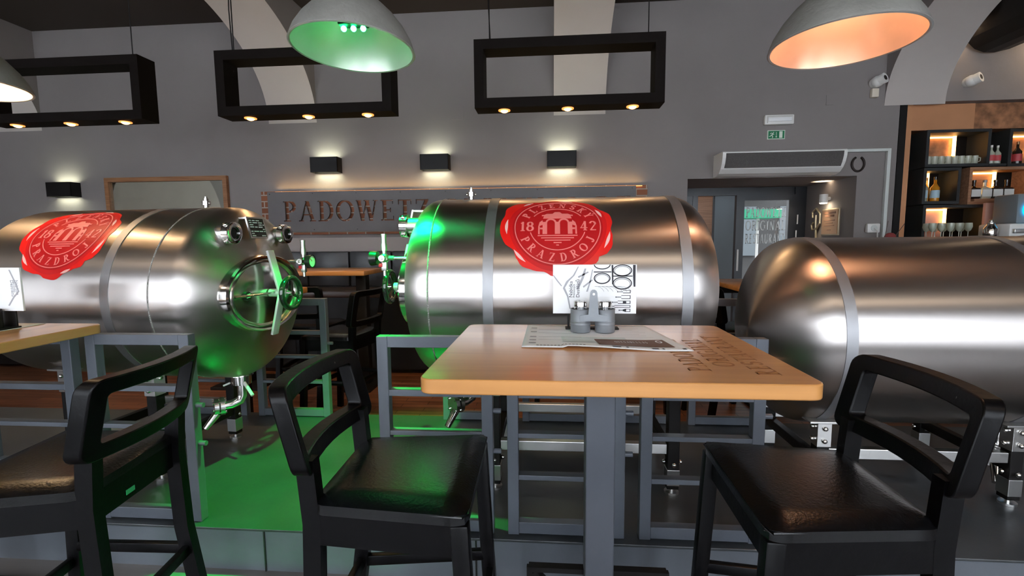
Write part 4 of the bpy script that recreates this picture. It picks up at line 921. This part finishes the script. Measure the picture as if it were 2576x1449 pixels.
MB().cyl((1.085, 2.36, .865), (1.045, 2.34, .865), .018, n=16).cyl((1.045, 2.34, .865), (1.02, 2.33, .865), .012, n=12).build('end_nozzle', M['gold'], T3, off=T3.location)

# ================================================================== STEEL FRAMES ALONG THE PLATFORM
def rack(x0, w, y, label, group, first=[None]):
    t = thing('steel_frame', label, 'frame', (x0 + w / 2, y, PZ), group=group); H = .854; pw = .047
    for s_ in (-1, 1): MB().box((s_ * (w / 2 - pw / 2) - pw / 2, -.022, 0), (s_ * (w / 2 - pw / 2) + pw / 2, .022, H), .003).build('post', M['frame'], t, smooth=False)
    for z0, z1 in ((H - .047, H - .0002), (.598, .625), (.427, .447), (.244, .265), (.006, .056)): MB().box((-w / 2 + pw, -.021, z0), (w / 2 - pw, .021, z1), .002).build('rail', M['frame'], t, smooth=False)
    for z in (.535, .36): MB().cyl((w / 2, 0, z), (w / 2 + .033, 0, z), .011, n=12).build('joining_peg', M['frame'], t)
    return t
gF, gB = 'grey steel frames along the front of the platform', 'grey steel frames along the back of the platform'
FY = 1.92 + .022; w = .487
for x, lb in ((-3.17, 'grey steel frame at the far left front of the platform, cut by the picture edge'), (-2.61, 'grey steel frame on the front platform edge beneath the left table'), (-2.052, 'grey steel frame ending at the green gap, behind the left bar stool'), (-.729, 'grey steel frame just right of the green gap, in front of the middle tank'), (-.182, 'grey steel frame behind the middle stool and left of the table post'), (.366, 'grey steel frame right of the table post, its corner visible past the tabletop')): rack(x, w, FY, lb, gF)
for x, lb in ((-2.68, 'grey steel frame at the rear of the platform under the left tank'), (-2.105, 'grey steel frame at the rear of the platform just left of the gap'), (-.75, 'grey steel frame at the rear of the platform just right of the gap'), (-.195, 'grey steel frame at the platform rear behind the middle of the table'), (.36, 'grey steel frame at the platform rear under the right half of the middle tank'), (.92, 'grey steel frame at the platform rear behind the right end of the table')): rack(x, w if x != -2.105 else .535, 3.22, lb, gB)

# ================================================================== TABLES
def bar_table(label, x0, x1, y0, y1, px, top_mat, text=False):
    cx, cy = (x0 + x1) / 2, (y0 + y1) / 2; t = thing('bar_table', label, 'table', (cx, cy, 0)); hx_, hy_ = (x1 - x0) / 2, (y1 - y0) / 2; r = .035
    pl_ = []
    for sx, sy, a0 in ((1, 1, 0), (-1, 1, 90), (-1, -1, 180), (1, -1, 270)):
        for k in range(7): a = math.radians(a0 + 90 * k / 6); pl_.append((sx * (hx_ - r) + r * math.cos(a), sy * (hy_ - r) + r * math.sin(a)))
    tp = MB().prism(pl_, lambda a, c: (a, c, 1.060), lambda a, c: (a, c, 1.10)).build('tabletop', top_mat, t, ang=30)
    m_ = tp.modifiers.new('b', 'BEVEL'); m_.width = .004; m_.segments = 2; m_.limit_method = 'ANGLE'; m_.angle_limit = 1
    if text:
        ux, uy = Vector((0, 1, 0)), Vector((-1, 0, 0))
        for k, (s_, u0) in enumerate((('PADOWETZ', -.27), ('ORIGINAL', -.22), ('RESTAURANT', -.30))): b = MB(); text_on(b, s_, .058, (.265 + .082 * k, u0 - .02, 1.1001), ux, uy, .0004, .10); b.build('engraved_lettering', M['engrave'], t, smooth=False)
    MB().box((px - cx - .047, -.06, .02), (px - cx + .047, .035, 1.06), .004).build('post', M['post'], t, smooth=False)
    MB().box((px - cx - .16, -.16, 1.048), (px - cx + .16, .16, 1.060), .002).build('mounting_plate', M['post'], t, smooth=False)
    MB().box((px - cx - .26, -.22, 0), (px - cx + .26, .22, .02), .003).build('foot_plate', M['blackmetal'], t, smooth=False)
    b = MB(); a_ = px - cx
    b.bar((a_ - .23, .02, .02), (a_ - .23, .02, .305), .03, .018, up=(0, 1, 0)); b.bar((a_ - .238, .02, .30), (a_ - .046, .02, .30), .03, .018); b.bar((a_ - .22, .02, .29), (a_ - .046, .02, .12), .03, .014)
    b.bar((a_ + .23, .02, .02), (a_ + .23, .02, .305), .03, .018, up=(0, 1, 0)); b.bar((a_ + .046, .02, .30), (a_ + .238, .02, .30), .03, .018); b.bar((a_ + .22, .02, .29), (a_ + .046, .02, .12), .03, .014)
    b.build('footrest', M['blackmetal'], t, smooth=False); return t
bar_table('honey wooden bar table in the middle foreground with engraved lettering, on a grey post', -.338, .660, 1.165, 1.965, .160, M['tabletop'], True)
bar_table('pale wooden bar table corner at the left edge with paper mat and menu card', -2.96, -1.962, 1.15, 1.935, -2.46, M['tabletopY'])

# placemat under the shakers (gently curled sheet)
def sheet(name, corners, nx, ny, zf, m, parent=None, off=(0, 0, 0), th=.0012):
    b = MB(); c = [Vector(p) for p in corners]; g = []
    for i in range(nx + 1):
        row = []
        for j in range(ny + 1):
            u, v = i / nx, j / ny; p = (c[0] * (1 - u) + c[1] * u) * (1 - v) + (c[3] * (1 - u) + c[2] * u) * v; p = Vector((p.x, p.y, p.z + zf(u, v))); row.append(b.b.verts.new(p))
        g.append(row)
    for i in range(nx):
        for j in range(ny): b.b.faces.new((g[i][j], g[i + 1][j], g[i + 1][j + 1], g[i][j + 1]))
    o = b.build(name, m, parent, off=off); s_ = o.modifiers.new('t', 'SOLIDIFY'); s_.thickness = th; s_.offset = 1; return o
curl = lambda u, v: .010 * max(0, 1 - v * 3.2) * (math.sin(u * 5.2) * .5 + .5) * (1 if u > .25 else .4) + .003 * max(0, u - .8) * 5
pmc = [(-.095, 1.531, 1.1015), (.440, 1.490, 1.1015), (.372, 1.925, 1.1015), (-.094, 1.947, 1.1015)]
po = (.155, 1.72, 1.10)
pm = thing('placemat', 'printed paper placemat menu under the shaker caddy on the middle table', 'placemat', po)
sh_ = sheet('paper_sheet', pmc, 32, 16, curl, M['paper'], pm, po)
def pmpt(u, v, dz):
    c = [Vector(p) for p in pmc]; p = (c[0] * (1 - u) + c[1] * u) * (1 - v) + (c[3] * (1 - u) + c[2] * u) * v; return Vector((p.x, p.y, p.z + curl(u, v) + dz)) - Vector(po)
def pmrect(b, u0, v0, u1, v1, h=.0016, n=12):
    for i in range(n):
        for j in range(4):
            a0, a1 = u0 + (u1 - u0) * i / n, u0 + (u1 - u0) * (i + 1) / n; c0, c1 = v0 + (v1 - v0) * j / 4, v0 + (v1 - v0) * (j + 1) / 4
            b.b.faces.new([b.b.verts.new(pmpt(x, y, h)) for x, y in ((a0, c0), (a1, c0), (a1, c1), (a0, c1))])
b = MB(); pmrect(b, .48, .10, .93, .36); b.build('brown_print_block', M['brownink'], pm)
b = MB()
for v in (.30, .42, .58, .74, .90): pmrect(b, .10, v, .40, v + .008, n=6)
for v in (.14, .26, .40, .62, .80): pmrect(b, .04, v, .085, v + .035, n=2)
for k in range(7): pmrect(b, .56, .45 + k * .065, .90 - .03 * (k % 3), .455 + k * .065, n=6)
b.build('printed_lines', M['greyink'], pm)
b = MB(); pmrect(b, .26, .20, .70, .44, .0013); b.build('mint_print', M['mint'], pm)
b = MB()
for u, w_ in ((.55, .05), (.63, .015), (.78, .04), (.84, .012), (.955, .02)): pmrect(b, u, .03, u + w_, .065, n=2)
for k in range(14): pmrect(b, .09 + k * .022, .05, .09 + k * .022 + .014, .068, n=1)
b.build('small_print', M['ink'], pm)
ux = (pmpt(.9, .3, 0) - pmpt(.5, .3, 0)).normalized(); uy = (pmpt(.6, .4, 0) - pmpt(.6, .2, 0)); uy = (uy - ux * uy.dot(ux)).normalized()
b = MB()
Pq, wq = text_polys('8', .01)
for i, ch in enumerate('QUESADILLAS'):
    P, w_ = GL['O' if ch == 'Q' else ch]
    for p in P: 
        qq = [(.60 + i * .0195 + a * .016, .235 + c * .052) for a, c in p]; b.b.faces.new([b.b.verts.new(pmpt(x, y, .0019)) for x, y in qq])
    if ch == 'Q': b.b.faces.new([b.b.verts.new(pmpt(.60 + i * .0195 + x * .016, .235 + y * .052, .0019)) for x, y in ((.5, .15), (.62, .2), (.9, -.15), (.75, -.15))])
for i in range(20): t0, t1 = 2 * PI * i / 20, 2 * PI * (i + 1) / 20; b.b.faces.new([b.b.verts.new(pmpt(.885 + r * .020 * math.cos(t), .285 + r * .045 * math.sin(t), .0019)) for r, t in ((.6, t0), (1, t0), (1, t1), (.6, t1))])
b.build('white_lettering', M['paper'], pm)

# caddy with two shakers
cy = 1.80; ca = thing('shaker_caddy', 'galvanised twin-can caddy with upright handle on the placemat', 'caddy', (.157, cy, 1.104))
for s_ in (-1, 1):
    MB().lathe([(0, 0), (0, .0355), (.002, .037), (.026, .037), (.029, .0385), (.032, .037), (.038, .037), (.041, .0385), (.044, .037), (.084, .037), (.087, .0385), (.087, .0355), (.003, .0345), (.003, 0)], (s_ * .0455, 0, 0), n=36).build('can', M['zinc'], ca)
b = MB(); f = lambda y: (lambda a, c: (a, y, c))
b.prism([(-.05, .045), (.05, .045), (.05, .066), (.019, .070), (.013, .15), (.010, .158), (.004, .162), (-.004, .162), (-.010, .158), (-.013, .15), (-.019, .070), (-.05, .066)], f(-.040), f(-.037)); b.build('handle', M['zinc'], ca, smooth=False)
b = MB(); b.cyl((0, -.043, .146), (0, -.039, .146), .004, n=10); b.build('rivet', M['chrome'], ca)
for s_, nm_, fill, nn in ((-1, 'glass shaker with steel lid in the left can of the caddy', 'salt', 'salt'), (1, 'glass shaker with steel lid in the right can of the caddy', 'pepper', 'pepper')):
    t = thing('glass_shaker', nm_, 'shaker', (.157 + s_ * .0455, cy, 1.1075), group='shakers in the caddy')
    MB().lathe([(0, 0), (0, .026), (.07, .028), (.088, .024), (.096, .023), (.096, .021), (.088, .022), (.07, .026), (.004, .024), (.004, 0)], n=28).build('jar', M['glass'], t)
    MB().lathe([(.0, 0), (.005, .0225), (.055, .0235), (.058, 0)], n=20).build('contents', M[fill], t)
    MB().lathe([(.092, .025), (.108, .0255), (.112, .024), (.115, .018), (.116, 0)], n=28).build('lid', M['chrome'], t)
# menu card and its clip stand
def card(label, x0, x1, y, z0, z1, grp, full=True, th=.004):
    t = thing('menu_card', label, 'menu', ((x0 + x1) / 2, y, z0), group=None); o = ((x0 + x1) / 2, y, z0)
    MB().box((x0, y - th / 2, z0), (x1, y + th / 2, z1), .001).build('card_sheet', M['paper'], t, off=o, smooth=False); W_, H_ = x1 - x0, z1 - z0; yf = -th / 2
    F = lambda u, v: ((u - .5) * W_, yf - .0004, v * H_); F2 = lambda u, v: ((u - .5) * W_, yf - .0008, v * H_)
    return t, F, F2, W_, H_, yf
p0, p1 = at(1391, 666, 1.862), at(1600, 789, 1.862)
mc, F, F2, W_, H_, yf = card('white menu card with barrel and bottle drawings standing behind the caddy', p0.x, p1.x, 1.862, p1.z, p0.z, None)
b = MB()
def ell(cx, cy_, rx, ry, w_, a0=0, a1=360, n=28):
    for i in range(n):
        t0, t1 = [math.radians(a0 + (a1 - a0) * (i + k) / n) for k in (0, 1)]
        b.prism([(cx + (rx - w_) * math.cos(t0), cy_ + (ry - w_ * 1.7) * math.sin(t0)), (cx + rx * math.cos(t0), cy_ + ry * math.sin(t0)), (cx + rx * math.cos(t1), cy_ + ry * math.sin(t1)), (cx + (rx - w_) * math.cos(t1), cy_ + (ry - w_ * 1.7) * math.sin(t1))], F, F2)
for cx, cy_, rx, ry in ((.59, .72, .10, .115), (.59, 1.0, .10, .10), (.83, .88, .115, .12), (.83, .62, .115, .13)):
    a1_ = 360 if cy_ < .95 else 360
    if cy_ > .95: ell(cx, cy_, rx, ry, .012, 182, 358)
    else: ell(cx, cy_, rx, ry, .012); ell(cx, cy_ - .01, rx * .84, ry * .80, .005)
for q in ([(.955, .99), (.985, .99), (.985, .55), (.965, .55), (.955, .80)], [(.70, .99), (.72, .99), (.725, .60), (.71, .60)], _rc(.715, .755, .95, .775), _rc(.49, .84, .70, .86)): b.prism(q, F, F2)
for k in range(7): ell(.52 + k * .045, .40, .10 + .01 * k, .16, .0025, 20, 100, 10); ell(.54 + k * .03, .30 - k * .004, .07, .12, .0025, 190, 290, 10)
for cy_, L0, bw_ in ((.45, .78, .045), (.34, .76, .06), (.235, .72, .05), (.15, .68, .035), (.07, .80, .05)):
    for q in (_rc(L0 + .06, cy_ - bw_ / 2 - .008, .93, cy_ - bw_ / 2 + .004), _rc(L0 + .06, cy_ + bw_ / 2 - .004, .93, cy_ + bw_ / 2 + .006), _rc(.922, cy_ - bw_ / 2, .93, cy_ + bw_ / 2), _rc(L0, cy_ - .010, L0 + .06, cy_ - .002), _rc(L0, cy_ + .004, L0 + .06, cy_ + .010), _rc(L0 - .008, cy_ - .014, L0, cy_ + .014)): b.prism(q, F, F2)
for cy_ in (.235, .07): b.prism(_rc(.84, cy_ - .02, .88, cy_ + .02), F, F2)
b.build('barrel_drawing', M['ink'], mc, smooth=False)
b = MB()
for q in ([(.20, .10), (.17, .35), (.12, .52), (.16, .66), (.24, .78), (.30, .96), (.31, .96), (.26, .78), (.19, .66), (.145, .53), (.19, .35), (.215, .10)], [(.28, .5), (.34, .72), (.38, .92), (.40, .92), (.37, .72), (.31, .5)], [(.40, .45), (.44, .65), (.47, .9), (.48, .9), (.455, .65), (.42, .45)], [(.0, .78), (.05, .66), (.10, .56), (.11, .57), (.06, .68), (.01, .79)], [(.30, .76), (.42, .86), (.43, .84), (.31, .73)], [(.36, .56), (.47, .70), (.48, .68), (.37, .53)]): b.prism(q, F, F2)
b.build('mountain_drawing', M['greyink'], mc, smooth=False)
RM = lambda u, v: Matrix.Translation(((u - .5) * W_, yf - .0008, v * H_)) @ Matrix.Rotation(PI / 2, 4, 'X') @ Matrix.Rotation(PI / 2, 4, 'Z')
for s_, u, h_ in (('Nabídka', .235, .019), ('Prémiových', .265, .011), ('Destilátů', .32, .019)):
    o_ = newobj('card_lettering', sans(s_, h_, RM(u, .33)), mc); o_.data.materials.append(M['ink'])
hd = thing('card_holder', 'black clip stand holding the menu card behind the caddy', 'card holder', (.157, 1.855, 1.10))
MB().box((-.10, -.012, .0025), (.105, .035, .008), .002).build('base', M['blackmetal'], hd)
for s_ in (-1, 1): MB().box((s_ * .088 - .004, .012, .008), (s_ * .088 + .004, .017, .10), .001).build('upright', M['blackmetal'], hd, smooth=False)
MB().box((-.10, .0105, .085), (.10, .0175, .10), .001).build('clip_bar', M['blackmetal'], hd, smooth=False)

# things on the left table
c1 = atz(150, 809, 1.1)
lm = thing('placemat', 'plain-looking white paper mat lying on the left table', 'placemat', (-2.45, 1.74, 1.10))
sheet('paper_sheet', [(c1.x - .52, 1.50, 1.101), (c1.x + .01, 1.50, 1.101), (c1.x, 1.915, 1.101), (c1.x - .52, 1.915, 1.101)], 8, 6, lambda u, v: 0, M['paper'], lm, (-2.45, 1.74, 1.10))
q0, q1 = at(50, 673, 1.80), at(50, 782, 1.80)
mc2, F, F2, W_, H_, yf = card('white menu card standing at the left edge on the left table', q0.x - .30, q0.x, 1.80, q1.z, q0.z, None, th=.008)
RM = lambda u, v: Matrix.Translation(((u - .5) * W_, yf - .0008, v * H_)) @ Matrix.Rotation(PI / 2, 4, 'X') @ Matrix.Rotation(-PI / 2, 4, 'Z')
for s_, u, h_ in (('Nabídka', .93, .019), ('Prémiových', .90, .011), ('Destilátů', .86, .019)):
    o_ = newobj('card_lettering', sans(s_, h_, RM(u - .01, .72)), mc2); o_.data.materials.append(M['greyink'])
b = MB(); b.prism([(.80, .12), (.88, .30), (.97, .45), (.93, .66), (.86, .95), (.84, .95), (.91, .66), (.95, .46), (.86, .31), (.78, .13)], F, F2); b.build('mountain_drawing', M['greyink'], mc2, smooth=False)
hd2 = thing('card_holder', 'black clip stand with can caddy body at the left picture edge', 'card holder', (q0.x - .10, 1.76, 1.1015))
MB().box((-.06, -.03, .001), (.055, .06, .008), .002).build('base', M['blackmetal'], hd2); MB().lathe([(.008, 0), (.008, .034), (.085, .034), (.085, .031), (.012, .031), (.012, 0)], (.0, -.005, 0), n=28).build('can', M['blackmetal'], hd2)
MB().box((-.05, .046, .008), (.05, .053, .10), .001).build('clip_bar', M['blackmetal'], hd2, smooth=False)

# ================================================================== HANGING FRAME LAMPS
def hang(x0, label, i):
    Y0, D_, Wd, z0, z1, t_ = 3.40, .16, 1.29, 2.362, 2.818, .066
    o = (x0 + Wd / 2, Y0 + D_ / 2, z0); t = thing('hanging_frame_lamp', label, 'lamp', o, group='hanging rectangular frame lamps')
    b = MB(); b.box((x0, Y0, z0), (x0 + Wd, Y0 + D_, z0 + t_)); b.box((x0, Y0, z1 - t_), (x0 + Wd, Y0 + D_, z1)); b.box((x0, Y0, z0 + t_), (x0 + t_, Y0 + D_, z1 - t_)); b.box((x0 + Wd - t_, Y0, z0 + t_), (x0 + Wd, Y0 + D_, z1 - t_))
    b.build('frame', M['lampframe'], t, off=o, smooth=False)
    for k, dx in enumerate((.20, .645, 1.09)):
        sp = MB().cyl((x0 + dx, Y0 + .075, z0 - .006), (x0 + dx, Y0 + .075, z0 + .01), .042, n=24).build('spot_ring', M['bulbring'], t, off=o)
        MB().sph((x0 + dx, Y0 + .075, z0 - .004), .028, (1, 1, .55), 16).build('bulb', M['bulb'], sp, off=o)
        lamp('SPOT', 'spot_glow', (x0 + dx, Y0 + .075, z0 - .03), 9, (1, .60, .28), (0, 0, 0), spot_size=2.2, spot_blend=.6, shadow_soft_size=.025)
    for dx in (.10, Wd - .10): MB().cyl((x0 + dx, Y0 + D_ / 2, z1), (x0 + dx, Y0 + D_ / 2, CZ), .004, n=6).build('hanging_wire', M['blackmetal'], t, off=o)
    b = MB(); b.tube([(x0 + .11, Y0 + .05, z1), (x0 + .095, Y0 + .06, z1 + .3), (x0 + .115, Y0 + .05, z1 + .7), (x0 + .10, Y0 + .06, CZ)], .004, 6); b.build('power_cable', M['blackmetal'], t, off=o)
hang(-4.285, 'black rectangular hanging frame lamp at the left edge of the picture, three spots', 0)
hang(-2.405, 'black rectangular hanging frame lamp partly behind the green-lit dome pendant', 1)
hang(-.525, 'black rectangular hanging frame lamp above the middle tank, fully in view', 2)

def pendant(label, c, inner, tilt=(0, 0), r=.27):
    t = thing('dome_pendant', label, 'lamp', c, group='large metal dome pendants', rot=(tilt[0], tilt[1], 0)); k = r / .27
    outer = [(0, .270), (.010, .271), (.05, .256), (.10, .226), (.15, .184), (.19, .140), (.22, .100), (.235, .070), (.245, .045), (.262, .043), (.30, .040), (.305, 0)]
    inn = [(0, .266), (.05, .250), (.10, .220), (.148, .178), (.187, .134), (.215, .095), (.228, .065), (.232, 0)]
    MB().lathe([(h * k, q * k) for h, q in outer], n=72).build('shade', M['shade_out'], t, ang=60)
    MB().lathe([(h * k, q * k) for h, q in inn], n=72).build('shade_inside', M[inner], t, ang=60)
    MB().lathe([(0, .262 * k), (-.003, .268 * k), (0, .274 * k), (.004, .2725 * k)], n=72).build('shade_rim', M['alu'], t)
    MB().cyl((0, 0, .30 * k), (0, 0, CZ - c[2]), .006, n=8).build('cord', M['blackmetal'], t)
    return t
L1 = at(889, 125, 2.2)
P1 = pendant('grey dome pendant glowing green inside, hanging over the gap between the tanks', (L1.x, 2.2, L1.z), 'shade_in', (math.radians(-2), math.radians(2)))
for k in range(3): MB().sph((-.045 + .045 * k, 0, .092), .013, n=10).build('green_led', M['gled'], P1)
MB().box((-.065, -.025, .103), (.065, .025, .120), .004).build('led_holder', M['blackmetal'], P1)
lamp('SPOT', 'green_led_beam', (L1.x - .05, 2.2, L1.z + .05), 300, (.0, 1, .10), (math.radians(9), math.radians(1), 0), spot_size=math.radians(58), spot_blend=.45, shadow_soft_size=.02)
lamp('POINT', 'green_led_glow', (L1.x - .06, 2.2 + .02, L1.z + .10), 0.35, (.02, 1, .25), shadow_soft_size=.02)
L2 = at(2122, 112, 2.12)
P2 = pendant('grey dome pendant with copper inside at the upper right', (L2.x, 2.12, L2.z), 'copper_in', (math.radians(-1), 0))
MB().sph((0, 0, .165), .03).build('bulb', M['bulb'], P2)
lamp('POINT', 'copper_pendant_glow', (L2.x, 2.12, L2.z + .12), 3.4, (1, .66, .42), shadow_soft_size=.03)
L3 = at(18, 212, 2.2)
P3 = pendant('dome pendant with cream inside, only its rim showing at the left edge', (L3.x - .268, 2.2, L3.z), 'cream_in')
MB().sph((0, 0, .165), .03).build('bulb', M['bulbw'], P3)
lamp('POINT', 'cream_pendant_glow', (L3.x - .268, 2.2, L3.z + .12), 5, (1, .66, .36), shadow_soft_size=.03)
